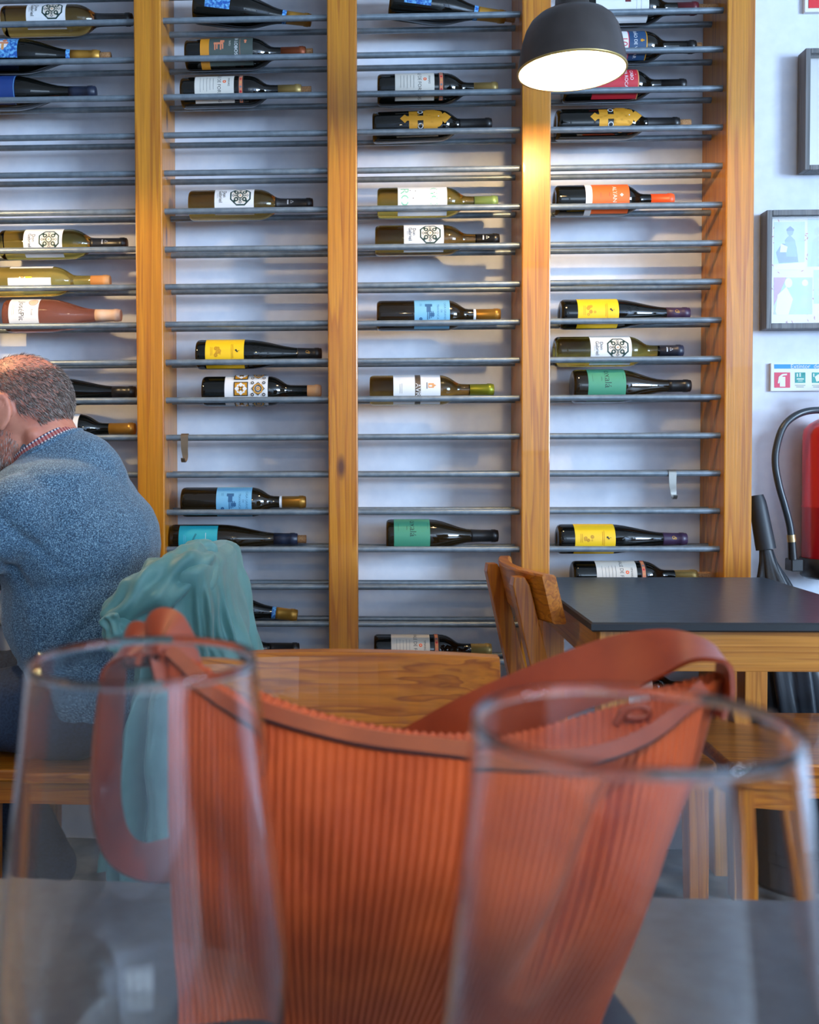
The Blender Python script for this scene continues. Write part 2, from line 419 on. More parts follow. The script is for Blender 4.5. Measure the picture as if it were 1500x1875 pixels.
def d_octagon(P, u0, u1):                    # white label with a tile emblem in an octagon
    w_ = u1-u0; cu = u0+w_*0.66; R_ = w_*0.285
    P.disc(cu, 0, R_, M_GREENINK, 8, R_*0.86, rot=PI/8)
    P.disc(cu, 0, R_*0.80, mat('tile_cream', (226, 214, 198)), 8, 0, rot=PI/8)
    for k in range(4):
        a = PI/4+k*PI/2
        P.disc(cu+R_*0.52*math.cos(a), R_*0.52*math.sin(a), R_*0.20, M_GREENINK, 10, R_*0.09)
        P.disc(cu+R_*0.72*math.cos(a), R_*0.72*math.sin(a), R_*0.12, M_GREENINK, 8)
        b_ = k*PI/2
        P.disc(cu+R_*0.62*math.cos(b_), R_*0.62*math.sin(b_), R_*0.15, M_GREYINK, 4, R_*0.08)
        P.disc(cu+R_*0.40*math.cos(b_), R_*0.40*math.sin(b_), R_*0.10, M_GREENINK, 8, R_*0.05)
    P.disc(cu, 0, R_*0.30, M_GREENINK, 8, R_*0.22, rot=PI/8); P.disc(cu, 0, R_*0.08, M_TAN, 4)
    P.text('Don', u0+w_*0.26, 0.004, w_*0.115, M_INK); P.text('Gabriel', u0+w_*0.16, -0.001, w_*0.12, M_INK); P.text('RESERVA', u0+w_*0.085, -0.001, w_*0.035, M_GREYINK)
def d_fornos(P, u0, u1):                     # grey-white estate label with heavy capitals and a sun
    w_ = u1-u0
    P.text('VALE DE FORNOS', u0+w_*0.62, -0.002, w_*0.125, M_INK, 0.92)
    P.disc(u0+w_*0.76, 0.004, w_*0.045, M_ORANGE, 12, w_*0.018); P.text('VINHAS', u0+w_*0.87, 0.004, w_*0.075, M_INK)
    P.lines(u0+w_*0.10, u0+w_*0.52, 5, -0.022, 0.022, M_GREYINK, 0.0007)
def d_cross(P, u0, u1):                      # ornate golden cross on bare glass
    w_ = u1-u0; cu = u0+w_*0.45
    P.rect(u0+w_*0.08, -0.006, u1-w_*0.12, 0.006, M_GOLD)
    for k in range(7):
        q = k/6; P.rect(u0+w_*(0.12+0.0*q), -0.024, u0+w_*0.30, 0.024, M_GOLD) if k == 0 else None
    P.rect(u0+w_*0.42, -0.026, u0+w_*0.72, 0.026, M_GOLD)
    P.disc(u0+w_*0.03, 0, w_*0.10, M_GOLD, 4); P.disc(u1-w_*0.13, 0, w_*0.13, M_GOLD, 4)
    for sgn in (-1, 1):
        P.disc(u0+w_*0.72, sgn*0.011, w_*0.10, M_GOLD, 14); P.disc(u0+w_*0.57, sgn*0.026, w_*0.11, M_GOLD, 14)
        P.disc(u0+w_*0.36, sgn*0.019, 0.0065, M_WHITE, 16, 0.0048)
        P.disc(u0+w_*0.36, sgn*0.019, 0.0048, M_DARKGLASS, 16)
    P.disc(u0+w_*0.74, 0.003, 0.0014, M_WHITE, 10)
    for i in range(14):
        P.disc(u0+w_*random.uniform(0.15, 0.8), random.uniform(-0.02, 0.02), 0.0022, M_YINK, 8, 0.0013)
def d_yellow(P, u0, u1):
    w_ = u1-u0
    for i in range(9):
        P.disc(u0+w_*(0.34+random.uniform(-0.09, 0.09)), random.uniform(-0.010, 0.010), random.uniform(0.002, 0.005), M_YINK, 9, 0.0013)
    P.lines(u0+w_*0.12, u0+w_*0.20, 2, -0.012, 0.012, M_YINK, 0.0008)
    P.lines(u0+w_*0.66, u0+w_*0.74, 2, -0.02, 0.02, M_YINK, 0.0009)
    P.disc(u0+w_*0.80, 0.002, 0.0024, M_INK, 8); P.disc(u0+w_*0.83, -0.001, 0.0020, M_INK, 8); P.disc(u0+w_*0.875, 0.001, 0.0010, M_INK, 6)
def d_teal(P, u0, u1):
    w_ = u1-u0; m = mat('label_dark_teal', (16, 92, 104), 0.6)
    P.lines(u0+w_*0.12, u0+w_*0.2, 2, -0.012, 0.012, M_SKY, 0.0008)
    for i in range(5): P.disc(u0+w_*(0.36+0.02*i), -0.004+0.004*i, 0.0024, m, 8, 0.0012)
    P.lines(u0+w_*0.68, u0+w_*0.72, 1, -0.02, 0.02, M_WHITE, 0.001)
    P.disc(u0+w_*0.80, -0.004, 0.0028, M_INK, 8); P.disc(u0+w_*0.84, -0.005, 0.0018, M_WHITE, 8)
def d_travanca(P, u0, u1):
    w_ = u1-u0
    P.text('CASA GRANDE', u0+w_*0.86, 0, w_*0.085, M_SKYINK); P.text('DE', u0+w_*0.76, 0, w_*0.07, M_SKYINK); P.text('TRAVANCA', u0+w_*0.66, 0, w_*0.085, M_SKYINK)
    P.rect(u0+w_*0.30, 0.012, u0+w_*0.50, 0.020, M_SKYINK); P.rect(u0+w_*0.34, -0.002, u0+w_*0.46, 0.012, M_SKYINK)
    for k in range(4): P.rect(u0+w_*(0.36+0.05*k), -0.020+0.002*k, u0+w_*(0.385+0.05*k), 0.0, M_SKYINK)
    P.rect(u0+w_*0.44, -0.012, u0+w_*0.56, -0.004, M_SKYINK)
    P.disc(u0+w_*0.18, -0.018, 0.004, M_SKYINK, 10, 0.001); P.lines(u0+w_*0.14, u0+w_*0.22, 2, 0.012, 0.022, M_SKYINK, 0.0006)
def d_tiles(P, u0, u1):                      # two patterned tiles on white
    w_ = u1-u0; s_ = w_*0.165
    for q in (-1, 0, 1):
        for k, cu in enumerate((u0+w_*0.38, u0+w_*0.78)):
            v = q*s_*2.35
            if k == 0:
                P.rect(cu-s_, v-s_, cu+s_, v+s_, M_INK); P.rect(cu-s_*0.86, v-s_*0.86, cu+s_*0.86, v+s_*0.86, M_GOLD)
                for j in range(4): P.disc(cu+s_*0.55*math.cos(j*PI/2), v+s_*0.55*math.sin(j*PI/2), s_*0.34, M_WHITE, 4)
                for j in range(4): P.disc(cu+s_*0.6*math.cos(PI/4+j*PI/2), v+s_*0.6*math.sin(PI/4+j*PI/2), s_*0.16, M_WHITE, 8)
                P.disc(cu, v, s_*0.34, M_INK, 4, rot=PI/4); P.disc(cu, v, s_*0.16, M_GOLD, 8)
            else:
                P.disc(cu, v, s_*0.95, M_INK, 4, s_*0.82); P.disc(cu, v, s_*0.74, M_GOLD, 8, s_*0.56); P.disc(cu, v, s_*0.48, M_INK, 8, s_*0.36)
                P.disc(cu, v, s_*0.24, M_GOLD, 8, s_*0.10)
                for a in (-1, 1):
                    for c in (-1, 1): P.disc(cu+a*s_*0.8, v+c*s_*0.8, s_*0.24, M_INK, 8, s_*0.12)
def d_avr(P, u0, u1):
    w_ = u1-u0
    P.rect(u0+w_*0.46, -0.05, u0+w_*0.58, 0.05, mat('band_bronze', (96, 84, 72), 0.35, metal=0.4)); P.text('AVR', u0+w_*0.52, -0.006, w_*0.15, M_WHITE)
    P.rect(u0+w_*0.74, -0.002, u0+w_*0.86, 0.010, M_TAN); P.disc(u0+w_*0.86, 0.004, 0.006, M_TAN, 3); P.rect(u0+w_*0.76, 0.001, u0+w_*0.82, 0.005, M_WHITE)
    P.rect(u0+w_*0.70, -0.004, u0+w_*0.725, 0.012, M_GREYINK)
    P.lines(u0+w_*0.12, u0+w_*0.2, 2, -0.018, 0.012, M_GREYINK, 0.0006)
def d_goro(P, u0, u1):
    w_ = u1-u0
    P.text('GO', u0+w_*0.72, 0.002, w_*0.24, M_MINT, 1.25); P.text('RO', u0+w_*0.13, 0.002, w_*0.24, M_MINT, 1.25)
    for (a, c) in ((0.25, 0.018), (0.36, 0.016), (0.31, -0.004), (0.74, 0.010)): P.disc(u0+w_*a, c, 0.0013, M_INK, 8)
    P.lines(u0+w_*0.40, u0+w_*0.48, 1, -0.01, 0.0, M_GREYINK, 0.0005)
def d_oxala(P, u0, u1):
    w_ = u1-u0
    P.text('oxalá', u0+w_*0.52, 0.008, w_*0.26, M_GREENINK); P.text('vinho', u0+w_*0.36, 0.006, w_*0.06, M_GREENINK)
    P.lines(u0+w_*0.10, u0+w_*0.14, 1, -0.004, 0.022, M_GREENINK, 0.0005); P.lines(u0+w_*0.92, u0+w_*0.95, 1, 0.004, 0.022, M_GREENINK, 0.0005)
def d_altano(P, u0, u1):
    w_ = u1-u0
    P.rect(u0, -0.06, u0+w_*0.15, 0.06, M_WHITE)
    P.text('ALTANO', u0+w_*0.66, -0.004, w_*0.13, M_CREAM); P.disc(u0+w_*0.82, -0.002, 0.0045, M_CREAM, 4, 0.0015); P.rect(u0+w_*0.79, -0.004, u0+w_*0.84, -0.001, M_CREAM)
    P.lines(u0+w_*0.32, u0+w_*0.36, 1, -0.01, 0.006, M_RED, 0.0007); P.lines(u0+w_*0.52, u0+w_*0.56, 1, -0.006, 0.006, M_INK, 0.0008)
def d_lobos(P, u0, u1):
    w_ = u1-u0
    P.rect(u0, -0.06, u0+w_*0.17, 0.06, mat('label_ochre', (204, 134, 32), 0.5))
    P.text('ER LOBOS', u0+w_*0.68, 0.003, w_*0.085, M_WHITE, 1.05); P.text('TINTO', u0+w_*0.56, 0.008, w_*0.045, M_CREAM)
    P.lines(u0+w_*0.74, u0+w_*0.77, 1, -0.03, 0.03, M_SALMON, 0.0006)
    P.rect(u0+w_*0.26, 0.004, u0+w_*0.44, 0.010, M_SALMON); P.rect(u0+w_*0.38, 0.009, u0+w_*0.46, 0.018, M_SALMON)
    for (a, c) in ((0.27, 0), (0.31, 1), (0.38, 0), (0.42, 1)): P.rect(u0+w_*a, -0.010+c*0.002, u0+w_*(a+0.025), 0.005, M_SALMON)
    P.disc(u0+w_*0.86, 0.014, 0.004, M_SALMON, 5); P.disc(u0+w_*0.86, 0.008, 0.003, M_SALMON, 5)
def d_art(P, u0, u1):                        # painted blue label with a small orange figure
    w_ = u1-u0
    P.disc(u0+w_*0.55, 0.004, w_*0.16, M_WHITE, 9); P.rect(u0+w_*0.42, 0.004, u0+w_*0.72, 0.010, M_SALMON); P.disc(u0+w_*0.60, 0.016, w_*0.07, M_SALMON, 8); P.rect(u0+w_*0.52, -0.012, u0+w_*0.60, 0.006, M_TAN)
def d_vilar(P, u0, u1):
    w_ = u1-u0
    P.rect(u0+w_*0.60, -0.05, u1, 0.05, M_NAVY); P.rect(u0+w_*0.585, -0.05, u0+w_*0.605, 0.05, M_RED); P.rect(u1-w_*0.02, -0.05, u1, 0.05, M_GOLD)
    P.text('10', u0+w_*0.48, -0.004, w_*0.22, M_RED); P.text('BARÃO DE VILAR', u0+w_*0.74, -0.002, w_*0.10, M_WHITE); P.disc(u0+w_*0.88, -0.002, 0.004, M_GOLD, 5); P.disc(u0+w_*0.92, -0.002, 0.002, M_GOLD, 5)
def d_roca(P, u0, u1):
    w_ = u1-u0
    P.rect(u1-w_*0.02, -0.05, u1, 0.05, M_TAN)
    P.text('CABO', u0+w_*0.84, 0.012, w_*0.10, M_WHITE); P.text('DA ROCA', u0+w_*0.72, 0.004, w_*0.10, M_WHITE); P.disc(u0+w_*0.93, 0.012, 0.001, M_WHITE, 6)
    P.lines(u0+w_*0.55, u0+w_*0.62, 1, 0.0, 0.02, M_TAN, 0.0006)
def d_rose(P, u0, u1):
    w_ = u1-u0
    P.text('JoséPit', u0+w_*0.42, -0.006, w_*0.26, M_INK); P.disc(u0+w_*0.80, 0.017, 0.0115, M_SALMON, 20, 0.0098); P.disc(u0+w_*0.80, 0.017, 0.009, M_PINKCAP, 16)
    P.lines(u0+w_*0.10, u0+w_*0.2, 2, -0.02, 0.01, M_SALMON, 0.0006); P.text('Rosé', u0+w_*0.78, -0.012, w_*0.10, M_GREYINK)
def d_plain(P, u0, u1):
    w_ = u1-u0
    P.lines(u0+w_*0.2, u0+w_*0.6, 3, -0.02, 0.02, M_GREYINK, 0.0006)
def d_white_red(P, u0, u1):
    w_ = u1-u0
    P.rect(u0+w_*0.55, 0.0, u0+w_*0.66, 0.02, M_MAROONCAP); P.disc(u0+w_*0.60, 0.012, 0.003, M_TAN, 6); P.lines(u0+w_*0.72, u0+w_*0.9, 2, -0.02, 0.02, M_GREYINK, 0.0006)
def d_circle(P, u0, u1):
    w_ = u1-u0
    P.disc(u0+w_*0.72, 0.014, 0.0062, M_MAROONCAP, 22, 0.0052)
def d_chapel(P, u0, u1):                     # label of the yellow wine seen from its edge
    w_ = u1-u0
    P.rect(u0+w_*0.40, 0.012, u0+w_*0.56, 0.016, M_YELLOW); P.rect(u0+w_*0.30, 0.012, u0+w_*0.37, 0.016, M_TAN)
def d_navy(P, u0, u1):
    P.rect(u1-0.003, -0.05, u1-0.002, 0.05, M_SKY)

# col, row, base px, mouth px, shape, glass, (label px range), paper, design, roll deg, half-width deg, capsule px, capsule, cork px, tilt px, label text
B = [
 (0, 0, 8, 243, 'bordeaux', M_AMBER, (57, 128), M_WHITE, d_octagon, 22, 75, 176, M_BLACKCAP, 0, 0, 'amber bottle with octagon tile emblem, topmost in the leftmost bay'),
 (0, 1, -48, 184, 'burgundy', M_DARKGLASS, (-18, 42), M_ROYAL, d_art, 18, 42, 131, M_GOLDCAP, 203, 3, 'dark bottle with painted blue label and gold capsule, leftmost bay'),
 (0, 2, -64, 176, 'burgundy', M_DARKGLASS, (-30, 37), mat('label_deep_blue', (26, 58, 122), 0.5), d_navy, 12, 70, 128, M_NAVYCAP, 0, 0, 'dark burgundy bottle with plain deep blue label and navy capsule in the leftmost bay'),
 (0, 6, 4, 233, 'bordeaux', M_OLIVE, (52, 122), M_WHITE, d_octagon, 8, 75, 168, M_BLACKCAP, 0, 0, 'olive bottle with octagon tile emblem directly above the clear yellow wine bottle'),
 (0, 7, -32, 202, 'bordeaux', M_YELLOWWINE, (24, 102), M_WHITE, d_chapel, -14, 20, 168, M_TAN, 0, 0, 'clear bottle of yellow wine above the rose bottle in the leftmost bay'),
 (0, 8, 12, 222, 'burgundy', M_ROSE, (26, 80), M_WHITE, d_rose, 22, 66, 176, M_PINKCAP, 0, 0, 'clear bottle of pink rose wine with white label and pale capsule'),
 (0, 10, 20, 249, 'hock', M_DARKGLASS, None, None, None, 0, 0, 207, M_BLACKCAP, 0, 0, 'slim dark bottle with black capsule right behind the head of the seated man'),
 (0, 11, 18, 248, 'bordeaux', M_DARKGLASS, (60, 150), M_WHITE, d_plain, 30, 70, 201, M_GOLDCAP, 0, 0, 'dark bottle with gold capsule and white label behind the neck of the seated man'),
 (1, 0, 357, 572, 'burgundy', M_DARKGLASS, (381, 426), M_ROYAL, d_art, 26, 46, 527, M_GOLDCAP, 0, 30, 'tipped dark bottle with painted blue label, topmost in the second bay'),
 (1, 1, 341, 560, 'bordeaux', M_DARKGLASS, (371, 466), M_SLATEGREEN, d_lobos, 12, 75, 515, M_COPPERCAP, 573, -2, 'dark bottle with slate green label, ochre band and copper capsule in the second bay'),
 (1, 2, 333, 552, 'bordeaux', M_DARKGLASS, (361, 432), M_CREAM, d_fornos, 16, 75, 510, M_PALECAP, 570, -2, 'dark bottle with grey estate label and protruding cork, in the second bay'),
 (1, 5, 348, 573, 'bordeaux', M_AMBER, (397, 468), M_WHITE, d_octagon, 24, 75, 505, M_BLACKCAP, 0, 0, 'amber wine bottle with octagon tile emblem alone between empty rods in the second bay'),
 (1, 9, 361, 589, 'hock', M_DARKGLASS, (380, 450), M_YELLOW, d_yellow, 8, 80, 545, M_BLACKCAP, 0, 0, 'slim dark bottle with bright yellow label, directly above the patterned tile label'),
 (1, 10, 372, 588, 'bordeaux', M_DARKGLASS, (415, 493), M_WHITE, d_tiles, 6, 75, 563, M_BEIGECAP, 0, 0, 'dark bottle whose white label carries two patterned ornamental tiles'),
 (1, 13, 334, 560, 'bordeaux', M_BROWNGLASS, (400, 464), M_SKY, d_travanca, 6, 75, 517, M_GOLDCAP, 0, 0, 'brown bottle with light blue label, directly above the teal labelled bottle'),
 (1, 14, 313, 545, 'hock', M_BROWNGLASS, (332, 402), M_TEAL, d_teal, 4, 64, 502, M_NAVYCAP, 561, 0, 'slim brown bottle with teal label half hidden by the jacket hood'),
 (1, 16, 330, 546, 'burgundy', M_DARKGLASS, None, None, None, 0, 0, 507, M_GOLDCAP, 0, 26, 'dark bottle with gold capsule sticking out behind the green jacket'),
 (1, 17, 318, 548, 'bordeaux', M_DARKGLASS, (370, 446), M_WHITE, d_plain, 20, 75, 495, M_BLACKCAP, 0, 0, 'dark bottle with black capsule just above the wooden chair back, beside the jacket'),
 (2, 0, 714, 928, 'burgundy', M_DARKGLASS, (741, 790), M_ROYAL, d_art, 26, 46, 877, M_GOLDCAP, 946, 32, 'tipped dark bottle with painted blue label and protruding cork in the third bay'),
 (2, 2, 691, 911, 'bordeaux', M_DARKGLASS, (723, 794), M_CREAM, d_fornos, 14, 75, 867, M_PALECAP, 0, 0, 'dark bottle with grey estate label just above the gold cross bottle in the third bay'),
 (2, 3, 682, 900, 'bordeaux', M_DARKGLASS, (738, 824), None, d_cross, 14, 60, 840, M_BLACKCAP, 0, -4, 'black bottle with ornate golden cross and black capsule in the third bay'),
 (2, 5, 691, 911, 'bordeaux', M_OLIVE, (728, 817), M_WHITE, d_goro, 10, 78, 868, M_GREENCAP, 0, 0, 'olive wine bottle with white label of mint letters and pale green capsule'),
 (2, 6, 687, 914, 'bordeaux', M_AMBER, (739, 811), M_WHITE, d_octagon, 16, 75, 872, M_BLACKCAP, 0, 0, 'amber wine bottle with octagon tile emblem in the third bay'),
 (2, 8, 690, 916, 'bordeaux', M_BROWNGLASS, (758, 822), M_SKY, d_travanca, 8, 75, 871, M_GOLDCAP, 0, 0, 'brown bottle with light blue label and gold capsule in the third bay'),
 (2, 10, 677, 904, 'bordeaux', M_AMBER, (720, 805), M_WHITE, d_avr, 8, 78, 860, M_LIMECAP, 0, 0, 'amber bottle with white label, bronze band and lime green capsule'),
 (2, 14, 707, 912, 'burgundy', M_BROWNGLASS, (721, 786), M_GREEN, d_oxala, 24, 78, 862, M_BLACKCAP, 0, 0, 'brown burgundy bottle with green label in the third bay'),
 (2, 17, 685, 900, 'bordeaux', M_DARKGLASS, (716, 786), M_CREAM, d_fornos, 20, 75, 862, M_PALECAP, 0, 0, 'dark bottle with grey estate label just above the wooden chair back in the third bay'),
 (3, 0, 1060, 1277, 'bordeaux', M_DARKGLASS, (1085, 1181), M_WHITE, d_white_red, 4, 78, 1238, M_MAROONCAP, 1314, 0, 'dark bottle with white label and maroon capsule at the very top, right of the lamp'),
 (3, 1, 1060, 1273, 'bordeaux', M_DARKGLASS, (1096, 1178), M_WHITE, d_vilar, 8, 70, 1255, M_BLACKCAP, 1284, 0, 'dark bottle with white and navy label numbered ten beside the lamp shade'),
 (3, 2, 1030, 1255, 'bordeaux', M_DARKGLASS, (1080, 1163), M_RED, d_roca, 6, 75, 1208, M_BLACKCAP, 0, 0, 'dark bottle with crimson label half hidden by the lamp shade'),
 (3, 3, 1017, 1243, 'bordeaux', M_DARKGLASS, (1081, 1168), None, d_cross, 12, 60, 1182, M_BLACKCAP, 1264, 0, 'black bottle with ornate golden cross and protruding cork below the lamp'),
 (3, 5, 1015, 1233, 'bordeaux', M_DARKGLASS, (1067, 1146), M_ORANGE, d_altano, 10, 78, 1190, M_ORANGECAP, 0, 0, 'dark bottle with orange label and orange capsule'),
 (3, 8, 1025, 1262, 'hock', M_DARKGLASS, (1053, 1127), M_YELLOW, d_yellow, 8, 80, 1218, M_PURPLECAP, 0, 0, 'slim dark bottle with yellow label and purple capsule, directly above an octagon emblem'),
 (3, 9, 1015, 1250, 'bordeaux', M_OLIVE, (1076, 1150), M_WHITE, d_octagon, 10, 75, 1206, M_NAVYCAP, 0, 0, 'olive wine bottle with octagon tile emblem in the right bay'),
 (3, 10, 1047, 1264, 'burgundy', M_BROWNGLASS, (1071, 1139), M_GREEN, d_oxala, 14, 78, 1222, M_BLACKCAP, 0, 0, 'brown burgundy bottle with green label in the right bay'),
 (3, 14, 1020, 1257, 'hock', M_DARKGLASS, (1048, 1121), M_YELLOW, d_yellow, 8, 80, 1212, M_PURPLECAP, 0, 0, 'slim dark bottle with yellow label and purple capsule, nearest above the dark table'),
 (3, 15, 1047, 1276, 'bordeaux', M_DARKGLASS, (1087, 1160), M_CREAM, d_fornos, 14, 75, 1234, M_PALECAP, 1300, 0, 'dark bottle with grey estate label right behind the dark table top'),
 (3, 18, 1075, 1290, 'bordeaux', M_DARKGLASS, (1110, 1188), M_WHITE, d_circle, 14, 75, 1250, M_GOLDCAP, 0, 0, 'dark bottle with small ring on white label, glimpsed under the dark table'),
]
BY = D+SEP/2
for (c, r, xb, xm, shape, glass, lab, paper, design, roll, half, xcap, capm, xcork, tilt, text) in B:
    z = row_z(r); rb = BODY_R[shape]
    cz = z+math.sqrt((rb+RR+0.0003)**2-(SEP/2)**2)
    ypx = 836-(cz-EYE)*ppm(BY)
    p0, p1 = at(xb, ypx, BY), at(xm, ypx, BY)
    x0, x1 = p0.x, p1.x
    Ln = (x1-x0)*1000
    ang = 0.0
    if tilt:
        ang = math.atan2(tilt/ppm(BY), x1-x0)
    root = empty('wine_bottle', (x0, BY, cz+(0.55*abs(tilt)/ppm(BY) if abs(tilt) > 10 else 0)), (0, ang, 0))
    tag(root, text, 'bottle', 'wine bottles lying on the wall rack')
    def px2u(x): return (x-xb)/(xm-xb)*Ln/1000
    pf = [(a/1000, q/1000) for a, q in PROF[shape](Ln)]
    b = MB(); b.lathe(pf, 40, cap=False); b.obj('bottle_glass', glass, root, merge=True)
    # capsule follows the neck
    uc = px2u(xcap); us = [a for a, q in pf]; qs = [q for a, q in pf]
    cp = [(uc, interp(uc, us[7:-1], qs[7:-1])+0.0002)]+[(a, q+0.0005) for a, q in pf if a > uc+0.002 and q > 0.001]
    if xcork: cp = cp+[(Ln/1000+0.0006, cp[-1][1]-0.001)]
    else: cp = cp+[(Ln/1000+0.0007, 0.010), (Ln/1000+0.0007, 0.0)]
    b = MB(); b.lathe([(uc, cp[0][1]-0.002)]+cp, 28, cap=False); b.obj('capsule', capm, root)
    if xcork:
        uk = px2u(xcork); b = MB()
        b.lathe([(Ln/1000-0.01, 0), (Ln/1000-0.01, 0.0098), (uk-0.001, 0.0102), (uk, 0.0094), (uk, 0)], 20, cap=False); b.obj('cork', M_CORK, root)
    if lab:
        u0, u1 = px2u(lab[0]), px2u(lab[1]); ph = math.radians(roll); hw = math.radians(half)*rb
        lo = None
        if paper:
            P = Print(rb, ph); P.rect(u0, -hw, u1, hw, paper); lo = P.obj('label', root)
        P = Print(rb, ph); P.layer = 1; design(P, u0, u1)
        P.obj('printed_lettering' if paper else 'gold_cross', lo if lo else root)
        if design in (d_fornos,):
            P = Print(rb, ph); P.rect(u1+0.010, -hw, u1+0.024, hw, M_INK); P.rect(u1+0.0125, -hw, u1+0.0205, hw, M_SALMON)
            for k in range(9): P.disc(u1+0.0165, -hw+hw*2*(k+0.5)/9, 0.003, (M_GREYINK, M_TAN, M_RED)[k % 3], 5)
            P.obj('neck_band', root)
        if design in (d_travanca,):
            b = MB(); q = interp(uc-0.006, us[7:-1], qs[7:-1]); b.lathe([(uc-0.006, q+0.0004), (uc, q+0.0006)], 24, cap=False); b.obj('neck_ring', M_WHITE, root)
        if design is d_art:
            b = MB(); q0, q1 = interp(uc-0.010, us[7:-1], qs[7:-1]), interp(uc, us[7:-1], qs[7:-1]); b.lathe([(uc-0.010, q0+0.0004), (uc, q1+0.0004)], 24, cap=False); b.obj('neck_ring', M_ROYAL, root)
        if design is d_chapel:
            P = Print(rb, math.radians(62)); P.rect(u0, -0.006, u1, 0.012, M_WHITE); P.obj('label', root)
    if (c, r) == (1, 16):
        b = MB(); q0, q1 = interp(uc-0.010, us[7:-1], qs[7:-1]), interp(uc, us[7:-1], qs[7:-1]); b.lathe([(uc-0.010, q0+0.0004), (uc, q1+0.0004)], 24, cap=False); b.obj('neck_ring', M_ROYAL, root)
    # small badge printed on some capsules
    if design in (d_yellow, d_octagon) and r != 0:
        q = interp(px2u((xcap+xm)/2), us[7:-1], qs[7:-1])+0.0004; P = Print(q, 0.25)
        um = px2u(xcap+(xm-xcap)*0.42)
        if design is d_yellow: P.disc(um, 0.001, 0.0042, M_GOLDCAP, 9, 0.0026); P.disc(um+0.004, -0.001, 0.003, M_GOLDCAP, 7, 0.0018)
        else: P.rect(um-0.009, -0.006, um-0.006, 0.006, M_SILVER); P.disc(um+0.002, 0, 0.005, M_SILVER, 3, 0.0036)
        P.obj('capsule_badge', root)
    if shape == 'hock' and lab:               # raised crest in the glass shoulder
        P = Print(0.030, 0.35); P.layer = 10; P.r = 0.0335
        uu = px2u(lab[1])+0.030
        bm_ = MB()
        for k in range(26):
            du, dv = random.uniform(-0.012, 0.02), random.uniform(-0.010, 0.010)
            q = interp(uu+du, us[7:-1], qs[7:-1])-0.0004; a = 0.35+dv/q
            bm_.box((uu+du, -q*math.cos(a), q*math.sin(a)), (random.uniform(0.002, 0.006), 0.0016, 0.0016), Matrix.Rotation(-a, 3, 'X') @ Matrix.Rotation(random.uniform(-1, 1), 3, 'Y'))
        bm_.obj('embossed_crest', glass, root)

# ------------------------------------------------------------------ hooks on the rods
M_CHROME = mat('hook_steel', (160, 158, 152), 0.3, metal=0.9)
M_BRONZE = mat('hook_bronze', (142, 122, 100), 0.35, metal=0.8)
def ribbon(mb, pts, wdir, width, thick, mi=0):
    """a flat band along pts; wdir: direction(s) across the band"""
    n = len(pts); rings = []
    for i in range(n):
        t = (Vector(pts[min(i+1, n-1)])-Vector(pts[max(i-1, 0)])).normalized()
        wv = Vector(wdir[i] if isinstance(wdir, list) else wdir); wv = (wv-t*wv.dot(t)).normalized(); nv = t.cross(wv)
        w2 = (width[i] if isinstance(width, list) else width)/2; h = thick/2; p = Vector(pts[i])
        rings.append([p-wv*w2-nv*h, p+wv*w2-nv*h, p+wv*w2+nv*h, p-wv*w2+nv*h])
    for k in range(4): mb.loft([[r_[k], r_[(k+1) % 4]] for r_ in rings], mi, False, True, False)
    mb.add(rings[0], [(3, 2, 1, 0)], mi); mb.add(rings[-1], [(0, 1, 2, 3)], mi)
def hook(px, row, m, label, wid, ln):
    z = row_z(row); x = at(px, 836-(z-EYE)*ppm(D), D).x
    root = tag(empty('rod_hook', (x, D, z)), label, 'hook', 'hooks hanging from the rods')
    b = MB(); q = RR+0.0012
    arc = [(0, q*math.cos(a), q*math.sin(a)) for a in np.linspace(-0.35, PI+0.6, 12)]
    ribbon(b, arc, (1, 0, 0), wid, 0.0016); b.obj('clip', m, root)
    b = MB(); s0 = (0, -q*1.0, -0.004)
    pts = spline([(0, -q, 0.002), (0, -q-0.001, -ln*0.45), (0.002, -q-0.001, -ln*0.80), (0.001, -q-0.006, -ln*0.97), (0, -q-0.016, -ln), (0, -q-0.022, -ln*0.90), (0, -q-0.023, -ln*0.84)], 18)
    ribbon(b, pts, (1, 0, 0), [wid*(1-0.45*smoothstep(0, 0.6, i/17)) for i in range(18)], 0.0018); b.obj('hook_arm', m, root)
hook(339, 11, M_BRONZE, 'bronze metal hook clipped on a rod in the second bay', 0.018, 0.060)
hook(1230, 12, M_CHROME, 'silver metal hook clipped on a rod in the right bay', 0.018, 0.060)

